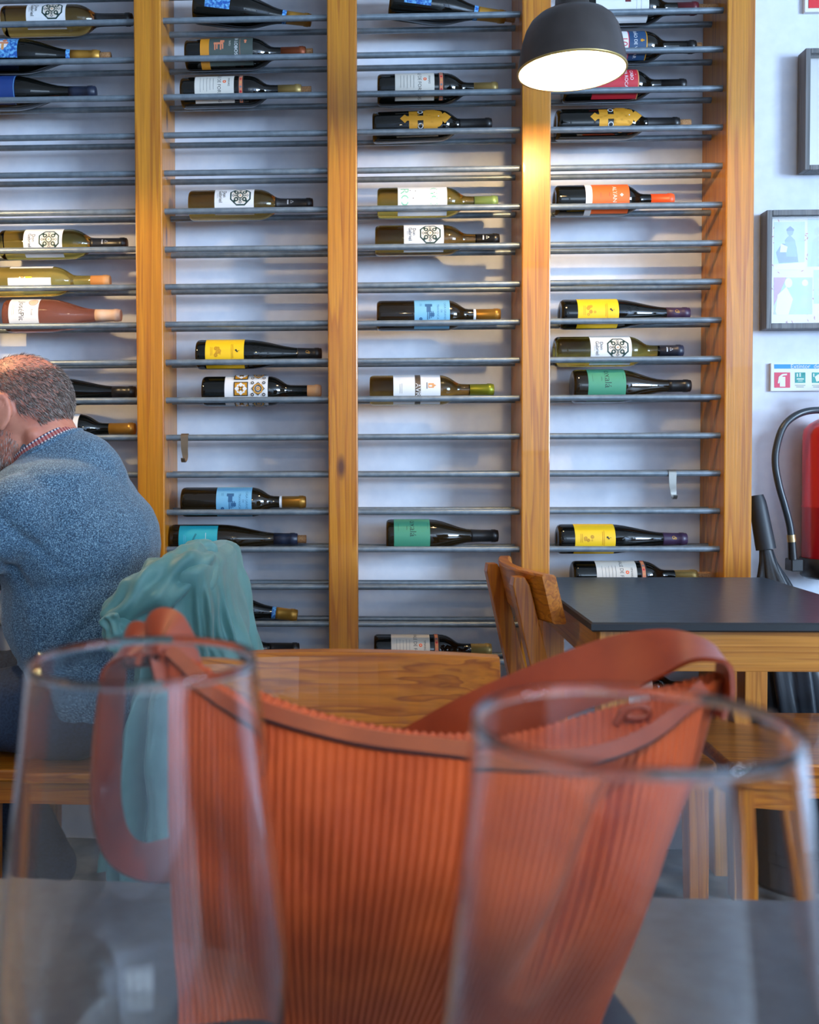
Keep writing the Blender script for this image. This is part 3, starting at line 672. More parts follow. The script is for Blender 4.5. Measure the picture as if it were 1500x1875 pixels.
# ------------------------------------------------------------------ pendant lamp
M_SHADE = noisy('lamp_bronze', (58, 52, 50), (66, 60, 58), 20, 0.45, metal=0.35)
M_SHADE_IN = mat('lamp_inner_white', (240, 240, 238), 0.5)
M_BULB = bpy.data.materials.new('bulb_glow'); M_BULB.use_nodes = True
_b = M_BULB.node_tree.nodes['Principled BSDF']; _b.inputs['Emission Color'].default_value = (1.0, 0.74, 0.42, 1); _b.inputs['Emission Strength'].default_value = 5.0
def pendant(loc, label, power):
    root = tag(empty('pendant_lamp', loc), label, 'lamp', 'bronze pendant lamps in front of the rack')
    R_ = 0.108
    prof = [(0.0, R_), (0.012, R_-0.001), (0.035, R_-0.005), (0.060, R_-0.010), (0.080, R_-0.016), (0.096, R_-0.025), (0.107, R_-0.037), (0.114, R_-0.052), (0.118, 0.038)]
    outer = [(h, r) for h, r in prof]; inner = [(h-0.002, r-0.002) for h, r in prof][1:]
    b = MB(); b.lathe(outer+[(0.118, 0.0)], 56, 'Z', cap=False); sh = b.obj('lamp_shade', M_SHADE, root)
    b = MB(); b.lathe([(0.0, R_)]+[(0.0, R_-0.002)]+inner+[(0.114, 0.0)], 56, 'Z', cap=False); b.obj('shade_lining', M_SHADE_IN, sh)
    b = MB(); b.lathe([(-0.0012, R_-0.003), (-0.0012, R_+0.0008), (0.002, R_+0.0008)], 56, 'Z', cap=False); b.obj('shade_rim', M_PALECAP, sh)
    b = MB(); b.lathe([(0.116, 0.041), (0.126, 0.040), (0.129, 0.034), (0.170, 0.031), (0.196, 0.012), (0.196, 0)], 28, 'Z', cap=False); b.obj('cap', M_SHADE, root)
    b = MB(); b.tube([(0, 0, 0.19), (0, 0, RZ-loc[2]-0.02)], 0.003, 8); b.obj('cord', M_BLACK, root)
    b = MB(); b.lathe([(RZ-loc[2]-0.03, 0.0), (RZ-loc[2]-0.03, 0.05), (RZ-loc[2], 0.055)], 28, 'Z', cap=False); b.obj('ceiling_rose', M_SHADE, root)
    b = MB(); b.lathe([(0.094, 0.014), (0.115, 0.014)], 20, 'Z'); b.obj('socket', M_WHITE, root)
    b = MB(); rb_ = 0.034; b.lathe([(0.058-rb_*math.cos(t), rb_*math.sin(t)) for t in np.linspace(0, PI*0.86, 16)]+[(0.097, 0.013)], 28, 'Z', cap=False); b.obj('bulb', M_BULB, root)
    l = bpy.data.lights.new('lamp_light', 'POINT'); l.energy = power; l.color = (1.0, 0.66, 0.30); l.shadow_soft_size = 0.016
    lo = bpy.data.objects.new('lamp_light', l); COL.objects.link(lo); lo.parent = root; lo.location = (0, 0, 0.005)
    return root
LP = at(1047, 131, 2.02)
pendant(LP, 'bronze pendant lamp with white lining hanging in front of the right bays', 11.0)
pendant((LP.x-1.40, LP.y-0.02, LP.z-0.14), 'bronze pendant lamp hanging beyond the left edge of the picture', 13.0)

pendant((0.12, -0.05, 1.80), 'bronze pendant lamp hanging above the near table, out of the picture', 11.0)

# ------------------------------------------------------------------ pictures, sign and extinguisher on the wall
M_FRAMEW = wood('grey_frame_wood', 2, (112, 112, 114), (100, 101, 104), (84, 86, 90), rough=0.55, ring=40, coat=0.0, knots=False)
M_FRAMESIDE = mat('frame_side_brown', (104, 78, 60), 0.6)
def wall_frame(x0, y0, x1, y1, depth, wpx, label, inner):
    Yf = WY-depth-0.004
    a, c = at(x0, y1, Yf), at(x1, y0, Yf)
    X0, X1, Z0_, Z1_ = a.x, c.x, a.z, c.z; wd = wpx/ppm(Yf)
    root = tag(empty('picture_frame', ((X0+X1)/2, WY-0.004, Z0_)), label, 'picture')
    O = Vector(root.location)
    def bar(nm, xa, xb, za, zb):
        b = MB(); b.box((0, 0, 0), (xb-xa, depth, zb-za)); o = b.obj(nm, M_FRAMEW, root, bevel=0.0015); o.location = Vector(((xa+xb)/2, Yf+depth/2, (za+zb)/2))-O
    bar('frame_side', X0, X0+wd, Z0_, Z1_); bar('frame_side', X1-wd, X1, Z0_, Z1_)
    bar('frame_rail', X0+wd, X1-wd, Z0_, Z0_+wd); bar('frame_rail', X0+wd, X1-wd, Z1_-wd, Z1_)
    boxo('backing', Vector(((X0+X1)/2, Yf+depth-0.008, (Z0_+Z1_)/2))-O, (X1-X0-2*wd, 0.006, Z1_-Z0_-2*wd), M_WHITE, root)
    inner(root, O, Yf+depth-0.0112, X0+wd, X1-wd, Z0_+wd, Z1_-wd)
    g = boxo('pane', Vector(((X0+X1)/2, Yf+0.008, (Z0_+Z1_)/2))-O, (X1-X0-2*wd, 0.002, Z1_-Z0_-2*wd), picture_glass(), root)
    return root
def flat(mb, O, Y, pts, mi):
    mb.add([Vector((x, Y, z))-O for x, z in pts], [tuple(range(len(pts)))], mi)
def ell(cx, cz, rx, rz, n=18): return [(cx+rx*math.cos(2*PI*k/n), cz+rz*math.sin(2*PI*k/n)) for k in range(n)]
def inner_plain(root, O, Y, X0, X1, Z0_, Z1_): pass
PH1 = noisy('photo_pale_blue', (176, 198, 214), (150, 178, 200), 14, 0.5); PH2 = mat('photo_mid_blue', (104, 142, 172), 0.5); PH3 = mat('photo_dark_blue', (60, 96, 132), 0.5); PH4 = mat('photo_skin_blue', (150, 172, 190), 0.5)
PH5 = noisy('photo_lilac', (176, 160, 196), (140, 178, 214), 12, 0.5); PH6 = mat('photo_magenta', (170, 70, 120), 0.5); PH7 = mat('photo_pale_pink', (224, 206, 214), 0.5)
LEAF = mat('leaf_print_red', (178, 60, 56), 0.6); PAPER2 = mat('collage_paper', (222, 218, 222), 0.6)
def inner_collage(root, O, Y, X0, X1, Z0_, Z1_):
    b = MB(); flat(b, O, Y, [(X0, Z0_), (X1, Z0_), (X1, Z1_), (X0, Z1_)], 0)
    b.obj('collage_sheet', [PAPER2], root, fix=False)
    b = MB()
    for k in range(110):
        x, z = random.uniform(X0+0.004, X1-0.004), random.uniform(Z0_+0.004, Z1_-0.004); t = random.uniform(0, PI)
        flat(b, O, Y-0.0003, [(x+0.005*math.cos(t), z+0.005*math.sin(t)), (x+0.0015*math.sin(t), z-0.0015*math.cos(t)), (x-0.005*math.cos(t), z-0.005*math.sin(t)), (x-0.0015*math.sin(t), z+0.0015*math.cos(t))], 0)
    o = b.obj('leaf_print', [LEAF], root, fix=False); o['kind'] = 'stuff'
    def photo(px0, py0, px1, py1, base, shapes, mats_):
        p, q = at(px0, py1, Y), at(px1, py0, Y)
        bb = MB(); flat(bb, O, Y-0.0006, [(p.x, p.z), (q.x, p.z), (q.x, q.z), (p.x, q.z)], 0)
        for i, (m_, pts) in enumerate(shapes):
            flat(bb, O, Y-0.0008-0.0001*i, [((at(x, y, Y)).x, (at(x, y, Y)).z) for x, y in pts], m_)
        bb.obj('photograph', [base]+mats_, root, fix=False)
    def E(cx, cy, rx, ry, n=18): return [(cx+rx*math.cos(2*PI*k/n), cy+ry*math.sin(2*PI*k/n)) for k in range(n)]
    photo(1417, 406, 1474, 494, PH1, [(1, [(1417, 484), (1474, 480), (1474, 494), (1417, 494)]), (2, [(1421, 462), (1432, 446), (1458, 450), (1462, 480), (1426, 482)]), (3, [(1437, 440), (1446, 430), (1456, 440), (1460, 470), (1440, 470)]), (3, E(1447, 424, 6, 8)), (2, [(1440, 420), (1447, 414), (1454, 420), (1454, 423), (1440, 423)]), (1, [(1430, 446), (1442, 452), (1440, 462), (1428, 462)])], [PH7, PH3, PH2])
    photo(1417, 508, 1488, 576, PH5, [(1, [(1417, 508), (1440, 508), (1424, 545), (1417, 560)]), (2, [(1420, 570), (1424, 540), (1440, 525), (1452, 548), (1444, 576), (1422, 576)]), (2, E(1444, 518, 7, 9)), (2, E(1474, 518, 6, 6))], [PH6, PH7])
    photo(1479, 400, 1530, 488, PH1, [(1, [(1484, 488), (1488, 440), (1500, 432), (1508, 488)]), (1, E(1496, 424, 5, 7))], [PH4])
    photo(1490, 494, 1540, 556, PH1, [(1, E(1512, 520, 8, 12))], [PH2])
wall_frame(1474, 85, 1640, 311, 0.045, 9, 'grey wood picture frame with blank white sheet, the upper frame on the wall', inner_plain)
wall_frame(1403, 382, 1600, 602, 0.042, 10, 'grey wood picture frame with a collage of faded old photographs', inner_collage)
# white framed red notice at the top edge
p, q = at(1474, 22, WY-0.012), at(1560, -90, WY-0.012)
root = tag(empty('red_notice', ((p.x+q.x)/2, WY, p.z)), 'white bordered red notice at the top right edge of the wall', 'sign'); O = Vector(root.location)
boxo('notice_board', Vector(((p.x+q.x)/2, WY-0.006, (p.z+q.z)/2))-O, (q.x-p.x, 0.012, q.z-p.z), M_WHITE, root, bevel=0.001)
boxo('red_panel', Vector(((p.x+q.x)/2, WY-0.0125, (p.z+q.z)/2))-O, (q.x-p.x-0.018, 0.002, q.z-p.z-0.018), mat('notice_red', (214, 22, 40), 0.5), root)
# extinguisher sign
YS = WY-0.010
p, q = at(1412, 716, YS), at(1560, 664, YS)
root = tag(empty('extinguisher_sign', ((p.x+q.x)/2, WY, p.z)), 'white wall sign with blue strip and fire extinguisher pictogram', 'sign'); O = Vector(root.location)
boxo('plate', Vector(((p.x+q.x)/2, WY-0.005, (p.z+q.z)/2))-O, (q.x-p.x, 0.010, q.z-p.z), mat('sign_plate', (218, 220, 220), 0.45), root)
def sp(x, y): v = at(x, y, YS); return (v.x, v.z)
def rct(x0, y0, x1, y1): return [sp(x0, y1), sp(x1, y1), sp(x1, y0), sp(x0, y0)]
b = MB(); SG = [mat('sign_blue', (0, 136, 200), 0.5), mat('sign_crimson', (206, 50, 84), 0.5), M_WHITE, mat('sign_green', (28, 146, 138), 0.5), M_GREYINK]
flat(b, O, YS-0.0006, rct(1418, 667, 1556, 675), 0); flat(b, O, YS-0.0006, rct(1418, 682, 1447, 710), 1)
flat(b, O, YS-0.0010, rct(1428, 690, 1438, 708), 2); flat(b, O, YS-0.0012, [sp(1424, 702), sp(1426, 690), sp(1432, 685), sp(1441, 684), sp(1441, 687), sp(1434, 688), sp(1429, 692), sp(1427, 702)], 2)
for k in range(3):
    x = 1456+31*k; flat(b, O, YS-0.0006, rct(x, 682, x+19, 701), 3)
    if k == 0:
        flat(b, O, YS-0.0010, rct(x+3, 684, x+5, 690), 2); flat(b, O, YS-0.0010, rct(x+8, 683, x+10, 690), 2); flat(b, O, YS-0.0010, rct(x+3, 693, x+16, 695), 2); flat(b, O, YS-0.0010, rct(x+5, 697, x+14, 698), 2)
    elif k == 1: flat(b, O, YS-0.0010, [sp(x+5, 690), sp(x+12, 685), sp(x+18, 696), sp(x+8, 699)], 2); flat(b, O, YS-0.0010, rct(x+2, 684, x+4, 690), 2)
    else: flat(b, O, YS-0.0010, rct(x+5, 685, x+13, 697), 2)
    flat(b, O, YS-0.0006, rct(x, 705, x+19, 706), 4); flat(b, O, YS-0.0006, rct(x+2, 708, x+16, 709), 4)
b.obj('pictograms', SG, root, fix=False)
b = MB()
def wtext(body, cx, cy_, size, mi, dy):
    vs_, fs = text2d(body, size/ppm(YS)); c = at(cx, cy_, YS)
    b.add([Vector((c.x+x, YS-dy, c.z+y))-O for x, y in vs_], fs, mi)
wtext('Extintor  de', 1474, 671, 10.5, 0, 0.0010); wtext('A', 1472, 685, 8, 1, 0.0014)
b.obj('sign_lettering', [M_WHITE, SG[3]], root, fix=False)
# extinguisher hanging on the wall
M_EXT = noisy('extinguisher_red', (200, 26, 32), (188, 22, 30), 4, 0.28, coat=0.4)
ey = WY-0.085; ec = at(1528, 1040, ey)
root = tag(empty('fire_extinguisher', (ec.x, ey, ec.z)), 'red fire extinguisher with black hose and foot on the right wall', 'fire extinguisher')
hz = lambda y: at(1528, y, ey).z-ec.z
zt = hz(775)
b = MB(); b.lathe([(hz(1030), 0.0), (hz(1030), 0.070), (hz(1026), 0.0735), (hz(930), 0.0735), (hz(929), 0.0745), (hz(926), 0.0745), (hz(925), 0.0735), (hz(798), 0.0735), (hz(786), 0.071), (hz(776), 0.060), (hz(768), 0.042), (hz(762), 0.022), (hz(757), 0.020), (hz(757), 0)], 48, 'Z', cap=False); b.obj('cylinder', M_EXT, root)
b = MB(); b.lathe([(hz(1058), 0), (hz(1058), 0.070), (hz(1054), 0.076), (hz(1022), 0.078), (hz(1021), 0.074)], 48, 'Z', cap=False); ft = b.obj('foot', M_BLACK, root)
clip = at(1454, 1034, ey-0.03)
boxo('hose_clip', Vector(clip)-Vector(root.location), (0.028, 0.04, 0.030), M_BLACK, ft, bevel=0.003)
b = MB(); b.lathe([(hz(757), 0.018), (hz(735), 0.016), (hz(730), 0.012)], 20, 'Z'); b.obj('valve', mat('brass', (190, 150, 80), 0.3, metal=0.9), root)
b = MB(); b.box((0.03, -0.01, hz(728)), (0.10, 0.018, 0.012)); b.box((0.035, -0.01, hz(712)), (0.11, 0.018, 0.008), Matrix.Rotation(-0.2, 3, 'Y')); b.obj('handle', M_BLACK, root, bevel=0.002)
HY = ey-0.045
hp = [at(x, y, HY+dy)-Vector(root.location) for x, y, dy in ((1528, 757, 0.04), (1500, 751, 0.02), (1465, 757, 0.005), (1437, 778, 0), (1423, 815, 0), (1420, 850, 0), (1427, 890, 0), (1437, 925, 0), (1446, 960, 0), (1450, 990, 0), (1452, 1022, 0.005))]
b = MB(); b.tube(spline(hp, 60), 0.0085, 14); b.obj('hose', mat('hose_rubber', (40, 48, 56), 0.32), root)
fp = [at(x, y, HY)-Vector(root.location) for x, y in ((1448.6, 979), (1450, 992))]
b = MB(); b.tube(fp, 0.0102, 16); b.obj('hose_ferrule', mat('ferrule_brass', (196, 170, 120), 0.3, metal=0.85), root)
fp = [at(x, y, HY)-Vector(root.location) for x, y in ((1450, 990), (1452, 1024))]
b = MB(); b.tube(fp, [0.0094, 0.0105], 16); b.obj('nozzle', M_BLACK, root)
# paper label on the cylinder
b = MB()
def wrap(a0, a1, y0, y1, mi, off):
    n = 8; ps = []
    for i in range(n+1):
        a = a0+(a1-a0)*i/n
        for y in (y1, y0): ps.append((0.0735*math.sin(a)+off*math.sin(a), -(0.0735+off)*math.cos(a), hz(y)))
    b.add(ps, [(2*i, 2*i+2, 2*i+3, 2*i+1) for i in range(n)], mi)
wrap(-0.62, 0.7, 905, 1004, 1, 0.0006); wrap(-0.72, 0.7, 966, 1000, 0, 0.0010); wrap(-0.5, 0.6, 915, 955, 2, 0.0010)
b.obj('paper_label', [M_CREAM, mat('label_dark_red', (150, 24, 30), 0.5), mat('label_gold_yellow', (220, 120, 40), 0.5)], root, fix=False)

# ------------------------------------------------------------------ umbrella in its stand behind the table
M_UMB = noisy('umbrella_cloth', (24, 28, 34), (34, 40, 48), 20, 0.45, 0.1)
UC = Vector((1.065, 2.365, 0.0))
root = tag(empty('umbrella_stand', UC), 'black round umbrella stand on the floor by the wall', 'umbrella stand')
M_STAND = mat('stand_lacquer', (22, 30, 38), 0.25, coat=0.3)
b = MB(); H_ = 0.40
b.lathe([(0.0, 0), (0.0, 0.118), (0.012, 0.122), (0.016, 0.118), (H_-0.012, 0.122), (H_-0.008, 0.126), (H_, 0.126), (H_, 0.119), (0.02, 0.113), (0.02, 0)], 48, 'Z', cap=False); b.obj('tub', M_STAND, root)
for hh in (0.075, 0.10): 
    b = MB(); b.lathe([(hh-0.003, 0.117), (hh-0.002, 0.1215), (hh+0.002, 0.1215), (hh+0.003, 0.117)], 48, 'Z', cap=False); b.obj('hoop', M_STAND, root)
top = at(1385, 907, 2.40); mid = at(1403, 1006, 2.385); foot = Vector((1.09, 2.36, 0.03))
root = tag(empty('umbrella', foot), 'loosely folded black umbrella standing handle up behind the dark table', 'umbrella')
ax = (mid-top).normalized()
b = MB(); pts = [top+(mid-top)*t for t in np.linspace(0, 1, 9)]
b.tube([p_-foot for p_ in pts], [0.016, 0.0195, 0.0205, 0.021, 0.0215, 0.022, 0.0225, 0.023, 0.023], 24); b.obj('handle', mat('umbrella_grip', (28, 34, 42), 0.5), root)
b = MB(); rings = []; n = 96; L_ = 26; dirn = foot-mid
end = foot+Vector((0.0, 0, 0.02))
for i in range(L_):
    t = i/(L_-1); c = mid+(end-mid)*t
    R0 = interp(t, [0, 0.05, 0.16, 0.4, 0.65, 1.0], [0.020, 0.026, 0.046, 0.070, 0.066, 0.012])
    ring_ = []
    for k in range(n):
        a = 2*PI*k/n; fold = 0.30*abs(math.sin(a*4.0+t*2.2))+0.07*math.sin(a*11+t*6)
        q = R0*(0.78+fold*smoothstep(0, 0.15, t))
        ring_.append(c-foot+Vector((q*math.cos(a), q*math.sin(a)*0.9, 0.03*math.sin(a*4+1)*smoothstep(0.0, 0.2, t)*(1-t))))
    rings.append(ring_)
b.loft(rings); b.obj('canopy', M_UMB, root)
b = MB(); b.tube([mid-foot, end-foot, (0, 0, -0.02)], 0.004, 8); b.obj('shaft', M_BLACK, root)

# ------------------------------------------------------------------ dark topped table at the right
TZ = 0.72
fl = atz(1083, 1140, TZ); br_ = atz(1400, 1057, TZ)
TX0, TX1, TY0, TY1 = fl.x, br_.x, fl.y, min(br_.y, PF-0.008)
def table(x0, x1, y0, y1, label, name, rotz=0.0, apron_in=0.018, mtop=M_SLATE):
    cx, cy_ = (x0+x1)/2, (y0+y1)/2; w_, d_ = x1-x0, y1-y0
    root = tag(empty(name, (cx, cy_, 0), (0, 0, rotz)), label, 'table')
    b = MB(); h = 0.016; bv = 0.004
    rr = [[(sx*(w_/2-i), sy*(d_/2-i), z) for sx, sy in ((-1, -1), (1, -1), (1, 1), (-1, 1))] for z, i in ((TZ-h, 0.003), (TZ-h+0.003, 0), (TZ-0.003, 0), (TZ, 0.003))]
    for i in range(3): b.hexa(rr[i], rr[i+1], 1) if i == 1 else b.loft([rr[i], rr[i+1]], 1, False, False)
    b.add(rr[3], [(0, 1, 2, 3)], 0); b.add(rr[0], [(3, 2, 1, 0)], 1)
    b.obj('tabletop', [mtop, M_SLATE_EDGE], root)
    lw = 0.050; ah = 0.070; za = TZ-h-ah/2; i = apron_in
    for sx in (-1, 1):
        for sy in (-1, 1):
            boxo('leg', (sx*(w_/2-i-lw/2), sy*(d_/2-i-lw/2), (TZ-h)/2), (lw, lw, TZ-h), W_TZ, root, bevel=0.002)
    for sy in (-1, 1): boxo('apron', (0, sy*(d_/2-i-0.012), za), (w_-2*i-2*lw-0.001, 0.022, ah), W_TX, root, bevel=0.001)
    for sx in (-1, 1): boxo('apron', (sx*(w_/2-i-0.012), 0, za), (0.022, d_-2*i-2*lw-0.001, ah), W_TY, root, bevel=0.001)
    return root
table(TX0, TX1, TY0, TY1, 'dark slate topped wooden table against the rack', 'side_table')

# ------------------------------------------------------------------ chairs
SEAT_Z = 0.42
def chair(loc, rotz, label):
    """faces +x; origin on the floor under the seat"""
    root = tag(empty('wooden_chair', loc, (0, 0, rotz)), label, 'chair', 'wooden cafe chairs')
    # seat with rounded corners
    x0, x1, hw, r, t = -0.180, 0.160, 0.190, 0.045, 0.024
    out = []
    for (cx, cy_, a0) in ((x1-r, hw-r, 0), (x0+0.02, hw-0.02, PI/2), (x0+0.02, -hw+0.02, PI), (x1-r, -hw+r, 3*PI/2)):
        q = r if cx > 0 else 0.02
        for k in range(7): a = a0+PI/2*k/6; out.append((cx+q*math.cos(a), cy_+q*math.sin(a)))
    def lay(z, inset): return [(x*(1-inset/0.18), y*(1-inset/0.19), z) for x, y in out]
    b = MB(); b.loft([lay(SEAT_Z-t, 0.004), lay(SEAT_Z-t+0.004, 0), lay(SEAT_Z-0.005, 0), lay(SEAT_Z-0.0015, 0.0015), lay(SEAT_Z, 0.005)], 0, True, False)
    b.obj('seat', W_X, root)
    # legs
    for sy in (-1, 1):
        b = MB(); q = 0.021
        def quad(cx, cy_, z, k=1.0): return [(cx-q*k, cy_-q*k, z), (cx+q*k, cy_-q*k, z), (cx+q*k, cy_+q*k, z), (cx-q*k, cy_+q*k, z)]
        b.hexa(quad(0.118, sy*0.150, 0, 0.8), quad(0.118, sy*0.150, SEAT_Z-t)); b.obj('leg', W_Z, root, bevel=0.002)
        # back post: floor to seat, then raked
        b = MB(); cs = []
        for (x, z, k) in ((-0.175, 0, 0.85), (-0.150, 0.20, 1.0), (-0.145, SEAT_Z-0.03, 1.05), (-0.152, SEAT_Z+0.02, 1.05), (-0.225, 0.752, 0.82), (-0.2285, 0.768, 0.5)):
            cs.append([(x-0.020*k, sy*0.118-0.016, z), (x+0.020*k, sy*0.118-0.016, z), (x+0.020*k, sy*0.118+0.016, z), (x-0.020*k, sy*0.118+0.016, z)])
        b.loft(cs, 0, True, False); b.obj('back_post', W_Z, root, bevel=0.002)
    # aprons under the seat
    za = SEAT_Z-t-0.025
    boxo('seat_rail', (0.118, 0, za), (0.02, 0.256, 0.05), W_Y, root)
    for sy in (-1, 1): boxo('seat_rail', (-0.012, sy*0.150, za), (0.216, 0.02, 0.05), W_X, root)
    # curved back rest
    b = MB(); n = 17; rings = []; lean = 0.078/0.33; zt_, zb_ = 0.778, 0.685
    for k in range(n):
        y = -0.178+0.356*k/(n-1); bow = 0.030*((y/0.178)**2)
        def pt(z, dx): return (-0.2015-(z-0.72)*lean+bow+dx, y, z)
        rings.append([pt(zb_, -0.010), pt(zb_, 0.010), pt(zb_+0.004, 0.013), pt(zt_-0.004, 0.013), pt(zt_, 0.010), pt(zt_, -0.010), pt(zt_-0.004, -0.013), pt(zb_+0.004, -0.013)])
    b.loft(rings, 0, True, False); b.obj('backrest', W_Y, root, bevel=0.001)
    return root
chair((0.512, 2.035, 0), math.radians(5), 'wooden chair at the left side of the dark slate table')
chair((0.872, 2.045, 0), math.radians(180), 'wooden chair at the right side of the dark slate table, seat tucked under')
chair((-0.030, 0.905, 0), math.radians(-90), 'wooden chair facing the camera behind the rust orange bag')
MCX, MCY = -0.60, 1.98
chair((MCX, MCY, 0), math.radians(180), 'wooden chair under the seated man, hung with the green jacket')

# ------------------------------------------------------------------ near table, glasses
na, nb = atz(0, 1605, TZ), atz(1420, 1640, TZ)
ang = math.atan2(nb.y-na.y, nb.x-na.x); dl = (nb-na).normalized(); nrm = Vector((dl.y, -dl.x, 0))
mid_ = (na+nb)/2
nc = mid_+nrm*0.35
table(nc.x-0.45, nc.x+0.45, nc.y-0.35, nc.y+0.35, 'dark slate table in the foreground carrying the glasses and the bag', 'foreground_table', ang, mtop=M_SLATE_T)
def wine_glass(px, py, d, label):
    rim = at(px, py, d)
    root = tag(empty('wine_glass', (rim.x, rim.y, TZ)), label, 'glass', 'empty wine glasses on the near table')
    H_ = rim.z-TZ; k = H_/0.222
    po = [(0.0, 0.0), (0.0, 0.034), (0.0015, 0.0355), (0.003, 0.034), (0.007, 0.012), (0.014, 0.0052), (0.030, 0.0040), (0.058, 0.0042), (0.068, 0.0065), (0.075, 0.014), (0.083, 0.0245), (0.094, 0.0335), (0.108, 0.0395), (0.124, 0.0422), (0.140, 0.0418), (0.165, 0.0392), (0.195, 0.0358), (0.2215, 0.0332), (0.222, 0.0327)]
    pi_ = [(0.2213, 0.0322), (0.2185, 0.0327), (0.195, 0.0352), (0.165, 0.0386), (0.140, 0.0412), (0.124, 0.0416), (0.108, 0.0388), (0.095, 0.0322), (0.085, 0.0230), (0.0785, 0.012), (0.076, 0.0)]
    def sm(p):
        pts = spline([(a*k, r, 0) for a, r in p], len(p)*5); return [(q.x, max(0, q.y)) for q in pts]
    b = MB(); b.lathe(sm(po)+sm(pi_), 72, 'Z', cap=False); b.obj('bowl_and_stem', M_GLASS, root, merge=True)
    return root
wine_glass(263, 1211, 0.285, 'empty wine glass on the left of the near table')
wine_glass(1156, 1330, 0.207, 'empty wine glass on the right of the near table, closest to the camera')

# ------------------------------------------------------------------ rust corduroy bag on the near table
M_CORD = noisy('corduroy_rust', (200, 84, 22), (176, 68, 16), 26, 0.75, 0.0, sheen=0.1)
M_LEATHER = noisy('strap_leather', (158, 66, 28), (142, 56, 24), 40, 0.42, 0.1)
M_ZIPTAPE = noisy('zip_tape_rust', (184, 84, 52), (168, 72, 44), 60, 0.55)
M_ZIP = mat('zip_teeth', (66, 34, 34), 0.4)
bag_c = Vector((0.02, 0.47, TZ))
bag = tag(empty('handbag', bag_c), 'rust orange corduroy handbag with leather strap standing on the near table', 'bag')
FT = [(0.00, 312, 1190, .478), (0.09, 400, 1268, .468), (0.19, 500, 1313, .460), (0.34, 650, 1353, .455), (0.49, 800, 1373, .452), (0.64, 950, 1387, .450), (0.77, 1080, 1384, .452), (0.89, 1200, 1338, .470), (1.00, 1304, 1248, .500)]
BT = [(0.00, 304, 1168, .488), (0.09, 420, 1238, .488), (0.19, 545, 1292, .490), (0.34, 690, 1328, .492), (0.49, 820, 1343, .495), (0.64, 950, 1331, .500), (0.77, 1080, 1298, .505), (0.89, 1200, 1262, .508), (1.00, 1312, 1230, .508)]
def tab(T, s):
    S = [t[0] for t in T]; return at(interp(s, S, [t[1] for t in T]), interp(s, S, [t[2] for t in T]), interp(s, S, [t[3] for t in T]))
_ft = spline([at(*t[1:]) for t in FT], 200); _bt = spline([at(*t[1:]) for t in BT], 200)
def edge(T, s):
    k = s*199; i = min(int(k), 198); return T[i].lerp(T[i+1], k-i)
RIBS, PER = 66, 7
nF = RIBS*PER; nS = 24; NL = 56
def front_pt(s, t):                          # t: 0 bottom, 1 top
    top = edge(_ft, s); bx = -0.090+0.200*s
    bot = Vector((bx, 0.462+0.006*s, TZ+0.001))
    p = bot.lerp(top, t)
    bulge = 0.034*math.sin(PI*t**1.25)**0.9*(0.35+0.65*math.sin(PI*s)**0.6) if 0 < s < 1 and 0 < t < 1 else 0
    p.y -= bulge
    # right end: the panel caves in and swells again
    p.y += 0.020*math.exp(-((s-0.82+0.10*(1-t))/0.040)**2)*smoothstep(0.15, 0.5, t)*(1-0.6*smoothstep(0.85, 1, t))
    p.y -= 0.008*math.exp(-((s-0.92)/0.05)**2)*math.sin(PI*t)
    # soft dents below the zip
    for (a, c, q, w_) in ((0.22, 0.86, 0.004, 0.05), (0.40, 0.84, 0.003, 0.05), (0.30, 0.66, 0.003, 0.07), (0.63, 0.7, 0.003, 0.06), (0.55, 0.55, 0.0025, 0.09), (0.12, 0.6, 0.004, 0.05)):
        p.y += q*math.exp(-((s-a)/w_)**2-((t-c)/0.10)**2)
    p.y += 0.0012*math.sin(9*s+5*t)*math.sin(7*t)
    return p
def back_pt(s, t):
    top = edge(_bt, s); bot = Vector((-0.090+0.215*s, 0.545, TZ+0.001))
    p = bot.lerp(top, t); p.y += 0.012*math.sin(PI*t); return p
loops = []
for j in range(NL+1):
    t = j/NL; loop = []
    for i in range(nF+1):
        s = i/nF; p = front_pt(s, t); p.y -= 0.0006*(math.sin(2*PI*s*RIBS)) ; loop.append(p)
    a, c = front_pt(1, t), back_pt(1, t)
    for i in range(1, nS):
        q = i/nS; p = a.lerp(c, q); p.x += (0.006*math.sin(PI*q)-0.012*math.sin(2*PI*q)*math.sin(PI*t))*1.0; loop.append(p)
    for i in range(nF//3+1):
        s = 1-i/(nF//3); p = back_pt(s, t); p.y += 0.0008*math.sin(2*PI*s*RIBS); loop.append(p)
    a, c = back_pt(0, t), front_pt(0, t)
    for i in range(1, nS):
        q = i/nS; p = a.lerp(c, q); p.x += -0.004*math.sin(PI*q)+0.014*math.sin(PI*q)*math.sin(PI*t); loop.append(p)
    loops.append([p-bag_c for p in loop])
b = MB(); b.loft(loops, 0, False); b.add(loops[0], [tuple(range(len(loops[0])))[::-1]]); b.obj('bag_body', M_CORD, bag)
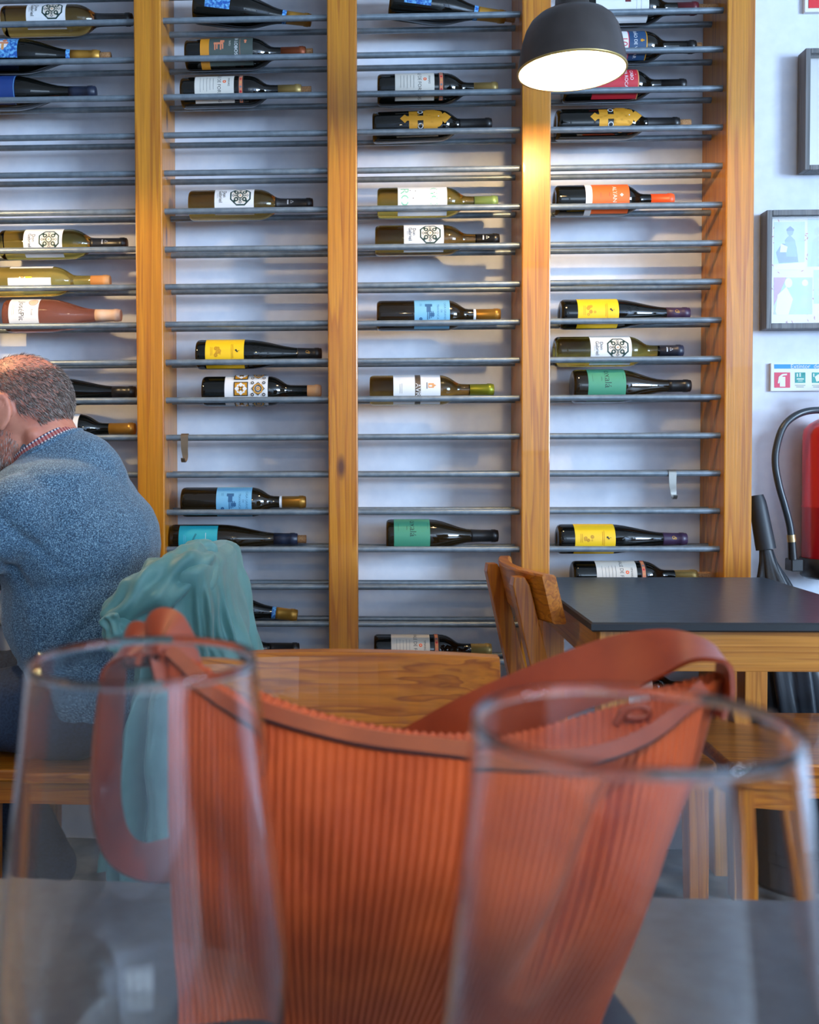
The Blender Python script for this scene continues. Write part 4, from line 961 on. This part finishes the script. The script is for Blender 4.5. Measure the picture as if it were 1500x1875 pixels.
# top between the front and back edges: zip tape in front, ribbed strip behind
def top_strip(name, q0, q1, m, lift, n=240, ribs=0.0, k=6):
    rows = []
    for j in range(k+1):
        q = q0+(q1-q0)*j/k; row = []
        for i in range(n+1):
            s = i/n; f_, r_ = edge(_ft, s), edge(_bt, s); p = f_.lerp(r_, q)
            p.z += lift*math.sin(PI*j/k)-0.004*math.sin(PI*q)+ribs*math.sin(2*PI*s*RIBS)
            row.append(p-bag_c)
        rows.append(row)
    b = MB(); b.loft(rows, 0, False, True, False); return b.obj(name, m, bag, fix=True)
top_strip('top_panel', 0.0, 1.0, M_CORD, 0.002, 66*6, 0.0006)
zl = [edge(_ft, s_)-bag_c for s_ in np.linspace(0.0, 0.97, 140)]
b = MB(); ribbon(b, [p_+Vector((0, -0.0012, 0.0022)) for p_ in zl], (0, 0.55, 0.85), 0.0072, 0.0018); zt_ = b.obj('zip_tape', M_LEATHER, bag)
b = MB(); b.tube([p_+Vector((0, -0.0026, -0.0016)) for p_ in zl], 0.0011, 8); b.obj('zip', M_ZIP, zt_)
# zip pull loop near the right end
b = MB(); lp = [at(x, y, .487)-bag_c for x, y in ((1128, 1322), (1140, 1298), (1156, 1287), (1174, 1285), (1188, 1293), (1184, 1306), (1166, 1309), (1146, 1306))]
b.tube(spline(lp, 36), 0.0022, 10); b.obj('zip_pull', M_LEATHER, bag)
# long leather strap: right corner, over and behind the bag, out on the left and up to the left corner
sp_ = [(1318, 1300, .505), (1328, 1250, .506), (1318, 1203, .508), (1262, 1186, .512), (1187, 1199, .518), (1085, 1231, .524), (980, 1272, .530), (860, 1325, .538), (740, 1390, .552), (600, 1480, .562), (450, 1550, .562), (330, 1572, .555), (262, 1578, .540), (214, 1548, .525), (192, 1478, .512), (192, 1380, .505), (200, 1280, .500), (210, 1208, .496), (236, 1172, .492), (260, 1180, .490), (268, 1206, .489)]
wd = [(0.1, 1, 0.1), (0.1, 1, 0.1), (0.1, 1, 0.12), (0.1, 0.95, 0.28), (0.1, 0.70, 0.72), (0.1, 0.2, 1), (0.15, 0.12, 1), (0.3, 0.15, 1), (0.3, 0.2, 1), (0.2, 0.3, 1), (0.1, 0.5, 1), (0, 0.75, 0.75), (0.1, 0.8, 0.65), (0.45, 0.85, 0.3), (0.55, 0.83, 0), (0.55, 0.83, 0), (0.5, 0.85, 0.1), (0.4, 0.8, 0.5), (0.2, 0.62, 0.75), (0.2, 0.62, 0.75), (0.2, 0.62, 0.75)]
pts = spline([at(*p_)-bag_c for p_ in sp_], 160); wds = [tuple(v) for v in spline(wd, 160)]
b = MB(); ribbon(b, pts, wds, [0.030-0.010*smoothstep(0.5, 0.62, i/159) for i in range(160)], 0.0026); b.obj('shoulder_strap', M_LEATHER, bag)
# leather tab folded over a bar at the left corner
tb = [at(x, y, Y_)-bag_c for x, y, Y_ in ((264, 1204, .484), (272, 1176, .484), (288, 1160, .484), (304, 1164, .484), (318, 1188, .484), (332, 1236, .480))]
b = MB(); ribbon(b, spline(tb, 40), (0.2, 0.62, 0.75), 0.028, 0.0026); b.obj('strap_tab', M_LEATHER, bag)
b = MB(); b.tube([at(226, 1212, .478)-bag_c, at(285, 1206, .488)-bag_c], 0.0028, 10); b.obj('strap_bar', mat('bar_bronze', (92, 46, 40), 0.35, metal=0.6), bag)

# ------------------------------------------------------------------ blob modelling for the seated man
def ellipsoid(b, c, r, rot=None, seg=20, rings=12):
    vs_ = []; fs = []
    for i in range(rings+1):
        th = PI*i/rings
        for k in range(seg):
            a = 2*PI*k/seg; p = Vector((r[0]*math.sin(th)*math.cos(a), r[1]*math.sin(th)*math.sin(a), r[2]*math.cos(th)))
            if rot: p = rot @ p
            vs_.append(p+Vector(c))
    for i in range(rings):
        for k in range(seg):
            fs.append((i*seg+k, (i+1)*seg+k, (i+1)*seg+(k+1) % seg, i*seg+(k+1) % seg))
    b.add(vs_, fs)
def capsule(b, p0, r0, p1, r1):
    p0, p1 = Vector(p0), Vector(p1); n = 10
    for i in range(n+1):
        t = i/n; r = r0+(r1-r0)*t; ellipsoid(b, p0.lerp(p1, t), (r, r, r), None, 16, 10)
def blob(name, build, voxel, smooth, m, parent, offset, disp=None):
    b = MB(); build(b)
    me = bpy.data.meshes.new('tmp'); me.from_pydata([tuple(Vector(v)-offset) for v in b.v], [], b.f)
    bm = bmesh.new(); bm.from_mesh(me); bmesh.ops.remove_doubles(bm, verts=bm.verts, dist=1e-6); bmesh.ops.recalc_face_normals(bm, faces=bm.faces); bm.to_mesh(me); bm.free()
    t = bpy.data.objects.new('tmp', me); COL.objects.link(t)
    r = t.modifiers.new('r', 'REMESH'); r.mode = 'VOXEL'; r.voxel_size = voxel
    if smooth:
        s_ = t.modifiers.new('s', 'SMOOTH'); s_.factor = 0.5; s_.iterations = smooth
    dg = bpy.context.evaluated_depsgraph_get(); out = bpy.data.meshes.new_from_object(t.evaluated_get(dg)); out.name = name
    bpy.data.objects.remove(t); bpy.data.meshes.remove(me)
    if disp:
        nv = len(out.vertices); co = np.empty(nv*3, 'f'); no = np.empty(nv*3, 'f')
        out.vertices.foreach_get('co', co); out.vertices.foreach_get('normal', no); co = co.reshape(-1, 3); no = no.reshape(-1, 3)
        new = [tuple(Vector(disp(Vector(c)+offset, Vector(n_)))-offset) for c, n_ in zip(co.tolist(), no.tolist())]
        out.vertices.foreach_set('co', np.array(new, 'f').ravel()); out.update()
    out.materials.clear(); out.materials.append(m)
    out.polygons.foreach_set('use_smooth', [True]*len(out.polygons))
    o = bpy.data.objects.new(name, out); COL.objects.link(o); o.parent = parent
    return o
MY = MCY
def mp_(x, y, Y=MY): return at(x, y, Y)
man_o = Vector((-0.56, MY, 0.0))
man = tag(empty('person', man_o), 'seated man in a blue knit sweater, short grey hair, seen from behind his ear', 'person')
M_SKIN = noisy('skin', (214, 146, 122), (196, 118, 98), 22, 0.5)
HC = mp_(43, 738); ha = math.radians(16)
hf = Vector((-math.cos(ha), 0, -math.sin(ha))); hu = Vector((-math.sin(ha), 0, math.cos(ha))); hl = Vector((0, -1, 0))
HR = Matrix((( -hf.x, 0, hu.x), (0, 1, 0), (-hf.z, 0, hu.z)))
SK = (0.101, 0.079, 0.098)
def hp_(f, l, u): return HC+hf*f+hl*l+hu*u
def arm(b, sgn, k):
    Ys = MY-sgn*0.165
    sh = mp_(92, 935, MY); sh.y = Ys; el = Vector((-0.86, MY-sgn*0.235, 0.745)); wr = Vector((-0.985, MY-sgn*0.15, 0.612))
    capsule(b, sh, 0.078*k, el, 0.058*k); capsule(b, el, 0.057*k, wr, 0.036*k)
    return wr
def body_build(b):
    ellipsoid(b, HC, SK, HR, 28, 18)
    ellipsoid(b, hp_(0.034, 0, -0.045), (0.070, 0.064, 0.078), HR); ellipsoid(b, hp_(0.052, 0, -0.098), (0.046, 0.050, 0.034), HR)
    capsule(b, hp_(0.098, 0, -0.012), 0.009, hp_(0.118, 0, -0.050), 0.014)       # nose
    for sg in (-1, 1):
        capsule(b, hp_(0.090, sg*0.012, 0.016), 0.010, hp_(0.080, sg*0.045, 0.014), 0.010)
        ellipsoid(b, hp_(0.108, sg*0.010, -0.054), (0.010, 0.008, 0.008), HR); capsule(b, hp_(0.092, 0, -0.080), 0.008, hp_(0.084, sg*0.022, -0.080), 0.006)
        # ear
        ey_ = MY-sg*0.083
        def e(x, y, d=0.0): q = mp_(x, y); q.y = ey_-sg*d; return q
        ellipsoid(b, e(31, 757), (0.014, 0.005, 0.031)); ellipsoid(b, e(30, 785), (0.008, 0.006, 0.009))
        hx = [(19, 748), (18, 736), (23, 727), (33, 727), (42, 737), (47, 755), (45, 771), (38, 783), (31, 790)]
        for i in range(len(hx)-1): capsule(b, e(*hx[i], 0.006), 0.0042, e(*hx[i+1], 0.006), 0.0042)
        ah = [(26, 741), (35, 751), (37, 766), (32, 778)]
        for i in range(3): capsule(b, e(*ah[i], 0.004), 0.0035, e(*ah[i+1], 0.004), 0.0035)
        capsule(b, e(20, 762, 0.003), 0.005, e(22, 770, 0.003), 0.005)
    capsule(b, mp_(86, 800), 0.062, mp_(128, 880), 0.066)                        # neck
    capsule(b, mp_(58, 790), 0.050, mp_(90, 860), 0.058)
    for sg in (-1, 1): capsule(b, hp_(-0.02, sg*0.055, -0.075), 0.016, mp_(70, 850)+Vector((0, -sg*0.03, 0)), 0.020)
    ellipsoid(b, (-0.60, MY, 0.86), (0.13, 0.16, 0.16)); ellipsoid(b, (-0.56, MY, 0.62), (0.13, 0.15, 0.16))
    for sg in (-1, 1):
        wr = arm(b, sg, 0.82)
        pm = wr+Vector((-0.055, 0.0, -0.030)); capsule(b, wr, 0.027, pm, 0.032)
        for i, (dy, ln) in enumerate(((-0.028, 0.062), (-0.010, 0.074), (0.009, 0.070), (0.027, 0.055))):
            k0 = pm+Vector((-0.018, dy, -0.004)); k1 = k0+Vector((-ln*0.5, 0, -0.006)); k2 = k1+Vector((-ln*0.42, 0, -0.030))
            capsule(b, k0, 0.0092, k1, 0.0086); capsule(b, k1, 0.0086, k2, 0.0075)
        t0 = wr+Vector((-0.022, -sg*0.0-0.026*(1 if sg < 0 else -1), -0.014)); t1 = t0+Vector((-0.035, 0.016*sg, -0.012)); t2 = t1+Vector((-0.026, 0.004*sg, -0.016))
        capsule(b, t0, 0.0115, t1, 0.0105); capsule(b, t1, 0.0100, t2, 0.0088)
        capsule(b, (-0.80, MY-sg*0.11, 0.26), 0.040, (-0.70, MY-sg*0.11, 0.10), 0.034)
blob('body', body_build, 0.0052, 3, M_SKIN, man, man_o)
# sweater
M_KNIT = mat('knit_blue', (70, 104, 132), 0.9, sheen=0.3); nt, bs = nodes(M_KNIT)
mpn = coords(nt, (430, 430, 430)); n1 = N(nt, 'ShaderNodeTexNoise'); n1.inputs['Scale'].default_value = 1.0; n1.inputs['Detail'].default_value = 2; L(nt, mpn.outputs[0], n1.inputs['Vector'])
rp = ramp(nt, [(0.34, lin((38, 62, 86))), (0.52, lin((74, 110, 138))), (0.68, lin((140, 176, 198)))]); L(nt, n1.outputs['Fac'], rp.inputs['Fac']); L(nt, rp.outputs[0], bs.inputs['Base Color'])
bp = N(nt, 'ShaderNodeBump'); bp.inputs['Strength'].default_value = 0.35; bp.inputs['Distance'].default_value = 0.0015; L(nt, n1.outputs['Fac'], bp.inputs['Height']); L(nt, bp.outputs[0], bs.inputs['Normal'])
NC = mp_(82, 815); nax = Vector((-0.54, 0, 0.84)).normalized()
def sweater_build(b):
    ellipsoid(b, (-0.555, MY, 0.55), (0.152, 0.195, 0.12)); ellipsoid(b, (-0.572, MY, 0.70), (0.165, 0.192, 0.17))
    ellipsoid(b, (-0.585, MY, 0.82), (0.170, 0.200, 0.15)); ellipsoid(b, (-0.615, MY, 0.90), (0.150, 0.205, 0.115))
    capsule(b, NC-nax*0.105, 0.118, NC-nax*0.030, 0.072); ellipsoid(b, (-0.60, MY, 0.955), (0.105, 0.185, 0.055))
    for sg in (-1, 1): arm(b, sg, 1.0)
def knit_folds(p, n):
    d = 0.0
    # creases that run from the armpit towards the waist
    for (ax_, az, bx_, bz, w_, q) in ((-0.50, 0.79, -0.60, 0.66, 0.010, 0.007), (-0.46, 0.74, -0.58, 0.62, 0.012, 0.006), (-0.66, 0.90, -0.57, 0.80, 0.009, 0.008), (-0.70, 0.86, -0.62, 0.74, 0.010, 0.008), (-0.48, 0.66, -0.60, 0.60, 0.012, 0.006)):
        A = Vector((ax_, 0, az)); Bv = Vector((bx_, 0, bz)); P_ = Vector((p.x, 0, p.z)); t = max(0, min(1, (P_-A).dot(Bv-A)/(Bv-A).length_squared)); dd = (P_-A.lerp(Bv, t)).length
        if p.y < MY: d -= q*math.exp(-(dd/w_)**2)*math.sin(PI*(0.15+0.7*t))
    d += 0.0025*math.sin(p.x*38+p.z*21)*math.sin(p.z*33-p.y*17)
    return p+n*d
blob('sweater', sweater_build, 0.0065, 6, M_KNIT, man, man_o, knit_folds)
# checked shirt collar
M_CHECK = mat('shirt_check', (220, 214, 216), 0.8); nt, bs = nodes(M_CHECK)
tc = N(nt, 'ShaderNodeTexCoord'); sx = N(nt, 'ShaderNodeSeparateXYZ'); L(nt, tc.outputs['UV'], sx.inputs[0])
def stripe(sock, scale, th):
    m1 = N(nt, 'ShaderNodeMath', operation='MULTIPLY'); m1.inputs[1].default_value = scale; L(nt, sock, m1.inputs[0])
    f1 = N(nt, 'ShaderNodeMath', operation='FRACT'); L(nt, m1.outputs[0], f1.inputs[0]); g1 = N(nt, 'ShaderNodeMath', operation='LESS_THAN'); g1.inputs[1].default_value = th; L(nt, f1.outputs[0], g1.inputs[0]); return g1.outputs[0]
sa, sb_ = stripe(sx.outputs[0], 62, 0.5), stripe(sx.outputs[1], 4.2, 0.5)
m1 = N(nt, 'ShaderNodeMix', data_type='RGBA'); L(nt, sa, m1.inputs['Factor']); m1.inputs[6].default_value = (*lin((226, 222, 222)), 1); m1.inputs[7].default_value = (*lin((52, 66, 104)), 1)
m2 = N(nt, 'ShaderNodeMix', data_type='RGBA'); mh = N(nt, 'ShaderNodeMath', operation='MULTIPLY'); mh.inputs[1].default_value = 0.75; L(nt, sb_, mh.inputs[0]); L(nt, mh.outputs[0], m2.inputs['Factor']); L(nt, m1.outputs[2], m2.inputs[6]); m2.inputs[7].default_value = (*lin((170, 62, 44)), 1)
L(nt, m2.outputs[2], bs.inputs['Base Color'])
e1 = Vector((nax.z, 0, -nax.x)); e2 = Vector((0, 1, 0))
n = 64; rows = []
for (h, r) in ((-0.026, 0.0745), (-0.008, 0.0735), (0.006, 0.0715), (0.0075, 0.0700), (0.004, 0.0685), (-0.02, 0.069)):
    rows.append([NC+nax*h+(e1*math.cos(2*PI*k/n)*r+e2*math.sin(2*PI*k/n)*r*0.96)-man_o for k in range(n+1)])
b = MB(); b.loft(rows, 0, False, True, False); o = b.obj('shirt_collar', M_CHECK, man, fix=False)
uv = o.data.uv_layers.new(name='UVMap')
for pl in o.data.polygons:
    for li in pl.loop_indices:
        vi = o.data.loops[li].vertex_index; uv.data[li].uv = ((vi % (n+1))/n, (vi//(n+1))/5)
rows = [[NC+nax*(-0.014+0.0055*math.cos(t))+(e1*math.cos(2*PI*k/n)+e2*math.sin(2*PI*k/n)*0.97)*(0.0765+0.0055*math.sin(t))-man_o for k in range(n+1)] for t in np.linspace(0, 2*PI, 13)]
b = MB(); b.loft(rows, 0, False, True, False); b.obj('sweater_neckband', M_KNIT, man)
# jeans and shoes
M_DENIM = noisy('denim', (30, 42, 62), (42, 58, 82), 240, 0.8, 0.15)
def jeans_build(b):
    ellipsoid(b, (-0.545, MY, 0.515), (0.135, 0.190, 0.095))
    for sg in (-1, 1):
        capsule(b, (-0.57, MY-sg*0.095, 0.512), 0.092, (-0.945, MY-sg*0.115, 0.505), 0.066); capsule(b, (-0.945, MY-sg*0.115, 0.505), 0.066, (-0.70, MY-sg*0.11, 0.11), 0.056)
blob('jeans', jeans_build, 0.009, 5, M_DENIM, man, man_o, lambda p, n: p+n*(0.003*math.sin(p.x*52+p.z*30)*math.sin(p.x*23-p.y*40)))
for sg in (-1, 1):
    b = MB()
    rings = []
    for t in np.linspace(0, 1, 12):
        x = -0.655-0.245*t; hw_ = interp(t, [0, .15, .45, .8, 1], [.026, .034, .036, .042, .022]); ht = interp(t, [0, .12, .35, .6, .85, 1], [.07, .09, .088, .062, .048, .028])
        rings.append([Vector((x, MY-sg*0.11+hw_*math.cos(a), max(0.002, ht/2+ht/2*math.sin(a))))-man_o for a in np.linspace(0, 2*PI, 20, endpoint=False)])
    b.loft(rings); b.obj('shoe', mat('shoe_leather', (40, 30, 26), 0.4), man)
for sg in (-1, 1):
    b = MB(); c = hp_(0.086, sg*0.031, -0.004)-man_o; ellipsoid(b, c, (0.0115, 0.0115, 0.0115)); ey_o = b.obj('eye', mat('eye_white', (226, 222, 216), 0.2), man)
    for pl in ey_o.data.polygons: pl.use_smooth = True
    b = MB(); ellipsoid(b, c+hf*0.0075, (0.0055, 0.0055, 0.0055), None, 14, 8); b.obj('iris', mat('iris_brown', (52, 36, 26), 0.2), ey_o)
# hair and beard: thousands of short strands
HM = [mat('hair_grey', (128, 116, 110), 0.55), mat('hair_brown', (74, 58, 50), 0.55), mat('hair_silver', (186, 176, 170), 0.5)]
def strands(name, pick, n, lmin, lmax, weights):
    b = MB(); cnt = 0
    rng = random.Random(3)
    while cnt < n:
        r_ = pick(rng)
        if r_ is None: continue
        p, nr, flow = r_; cnt += 1
        d = (nr*rng.uniform(0.30, 0.55)+flow+Vector((rng.gauss(0, .18), rng.gauss(0, .18), rng.gauss(0, .18)))).normalized(); ln = rng.uniform(lmin, lmax)
        sd = d.cross(Vector((rng.gauss(0, 1), rng.gauss(0, 1), rng.gauss(0, 1)))).normalized()*0.00042
        p = p-nr*0.001; m_ = p+d*ln*0.55+nr*ln*0.08; e_ = p+d*ln-nr*ln*0.10
        x = rng.random(); mi = 0 if x < weights[0] else (1 if x < weights[0]+weights[1] else 2)
        b.add([p-sd-man_o, p+sd-man_o, m_+sd*0.8-man_o, m_-sd*0.8-man_o, e_-man_o], [(0, 1, 2, 3), (3, 2, 4)], mi)
    o = b.obj(name, HM, man, fix=False); o['kind'] = 'stuff'; return o
def pick_hair(rng):
    v = Vector((rng.gauss(0, 1), rng.gauss(0, 1), rng.gauss(0, 1))).normalized()    # f, l, u
    f_, l_, u_ = v
    top_edge = 0.62-0.30*max(0, f_)-0.16*max(0, -f_)
    if u_ > top_edge+rng.gauss(0, 0.07) and rng.random() > 0.10+0.30*max(0, f_-0.2): return None
    low = -0.86 if f_ < -0.35 else (-0.40+0.5*(f_+0.35) if f_ < 0.45 else 0.1)
    if f_ < -0.35: low = -0.86+0.5*(f_+1.0)*0.6
    if u_ < low+rng.gauss(0, 0.05) or f_ > 0.62: return None
    if abs(l_) > 0.55 and -0.60 < u_ < -0.02 and -0.08 < f_ < 0.33: return None    # around the ears
    p = hp_(f_*SK[0]*1.004, l_*SK[1]*1.006, u_*SK[2]*1.004); nr = (hf*(f_/SK[0])+hl*(l_/SK[1])+hu*(u_/SK[2])).normalized()
    fl_ = (-hu*0.8-hf*0.5); fl_ = (fl_-nr*fl_.dot(nr)).normalized()
    return p, nr, fl_
strands('hair', pick_hair, 15000, 0.007, 0.013, (0.52, 0.24, 0.24))
def pick_beard(rng):
    v = Vector((rng.gauss(0, 1), rng.gauss(0, 1), rng.gauss(0, 1))).normalized(); f_, l_, u_ = v
    if rng.random() < 0.6:
        if u_ > 0.0+0.1*f_ or f_ < -0.25: return None
        c, r = hp_(0.034, 0, -0.045), (0.070, 0.064, 0.078)
    else:
        if u_ > 0.5 or f_ < -0.5: return None
        c, r = hp_(0.052, 0, -0.098), (0.046, 0.050, 0.034)
    p = c+hf*f_*r[0]*1.0+hl*l_*r[1]*1.0+hu*u_*r[2]*1.0; nr = (hf*(f_/r[0])+hl*(l_/r[1])+hu*(u_/r[2])).normalized(); fl_ = -hu*0.6+hf*0.2; fl_ = (fl_-nr*fl_.dot(nr)).normalized()
    return p, nr, fl_
strands('beard', pick_beard, 4000, 0.006, 0.010, (0.30, 0.15, 0.55))

# ------------------------------------------------------------------ green jacket hung over the man's chair
M_JACK = noisy('jacket_sage', (82, 134, 134), (96, 148, 148), 14, 0.5, 0.22, dist=0.012, sheen=0.2)
JY = 1.70; JC = 1.90
jo = Vector((-0.34, MCY, 0.0))
jack = tag(empty('jacket', (jo.x, jo.y, 0.25)), 'sage green rain jacket draped over the chair behind the man', 'jacket'); jo = Vector(jack.location)
JL = [(1028, 318, 392), (1045, 300, 396), (1070, 286, 402), (1110, 262, 411), (1190, 236, 431), (1300, 214, 448), (1450, 190, 462), (1620, 172, 476)]
ys = [q[0] for q in JL]; rings = []; n = 220; NJ = 70
for j in range(NJ+1):
    t = j/NJ; y = 1020+(1620-1020)*t**1.15
    xl, xr = interp(y, ys, [q[1] for q in JL]), interp(y, ys, [q[2] for q in JL])
    a, c = at(xl, y, JY), at(xr, y, JY); cx, z, hx = (a.x+c.x)/2, a.z, (c.x-a.x)/2
    hy = 0.23*smoothstep(-0.10, 0.06, t)+0.015*t; hx *= smoothstep(-0.05, 0.05, t)
    ring_ = []
    for k in range(n):
        an = 2*PI*k/n; ca, sa_ = math.cos(an), math.sin(an)
        ex = 0.62; x = math.copysign(abs(ca)**ex, ca)*hx; yy = math.copysign(abs(sa_)**ex, sa_)*hy
        fold = (0.009+0.016*t)*smoothstep(0.03, 0.3, t)*((1-2*abs(math.sin(0.5*(an*13+2.4*math.sin(t*3.1)+1.1*math.sin(an*3)))))+0.55*math.sin(an*23-t*4+1.7)+0.4*math.sin(an*5+9*t))
        cr = 0.005*math.sin(t*26+3*math.sin(an*2)+an*4)*math.sin(an*3+t*5)
        q = 1+(fold*0.55+cr)/max(hx, 0.03)
        ring_.append(Vector((cx+x*q, JC+yy*(1+(fold*0.9+cr)/0.19), z+0.006*math.sin(an*7)*t))-jo)
    rings.append(ring_)
b = MB(); b.loft(rings); b.obj('jacket_body', M_JACK, jack)
def crumple(path, radii, name, ph, parent, amp=0.16, n=90, m=46, Yo=0.0):
    pts = spline(path, m); rads = [interp(i/(m-1), np.linspace(0, 1, len(radii)), radii) for i in range(m)]
    rings = []; prev = None
    for i, p in enumerate(pts):
        tg = (pts[min(i+1, m-1)]-pts[max(i-1, 0)]).normalized()
        u = Vector((0, 1, 0)) if prev is None else prev; u = (u-tg*u.dot(tg)).normalized(); prev = u; v = tg.cross(u); t = i/(m-1)
        end = min(1, math.sqrt(max(0, 1-(2*t-1)**8))+0.05); ring_ = []
        for k in range(n):
            a = 2*PI*k/n
            rg = lambda x: 1-2*abs(math.sin(x*0.5))
            q = 1+amp*(0.7*rg(a*3+t*9+ph+math.sin(t*5))+0.5*rg(a*2-t*21+2*ph+1.3*math.sin(a))+0.5*math.sin(a*3+t*7+ph)+0.5*math.sin(a*5-t*11+2*ph)+0.35*math.sin(a*8+t*17+ph)+0.5*math.sin(t*15+2*math.sin(a*2+ph))*math.sin(a*2+ph))
            ring_.append(p+(u*math.cos(a)*1.25+v*math.sin(a))*rads[i]*q*end-jo)
        rings.append(ring_)
    b = MB(); b.loft(rings); return b.obj(name, M_JACK, parent)
k_ = 1.0/ppm(1.70)
hood = crumple([at(196, 1140, 1.66), at(228, 1122, 1.66), at(272, 1092, 1.68), at(318, 1064, 1.71), at(352, 1044, 1.75), at(376, 1024, 1.80)], [27*k_, 42*k_, 52*k_, 56*k_, 48*k_, 22*k_], 'hood', 0.7, jack, 0.17)
crumple([at(300, 1028, 1.78), at(336, 1018, 1.80), at(362, 1008, 1.82), at(380, 1008, 1.83), at(392, 1040, 1.83)], [12*k_, 19*k_, 22*k_, 20*k_, 12*k_], 'collar_fold', 2.1, jack, 0.10)
crumple([at(206, 1120, 1.63), at(214, 1150, 1.63), at(226, 1182, 1.64), at(236, 1200, 1.66)], [20*k_, 27*k_, 22*k_, 8*k_], 'hood_edge', 4.0, jack, 0.20)
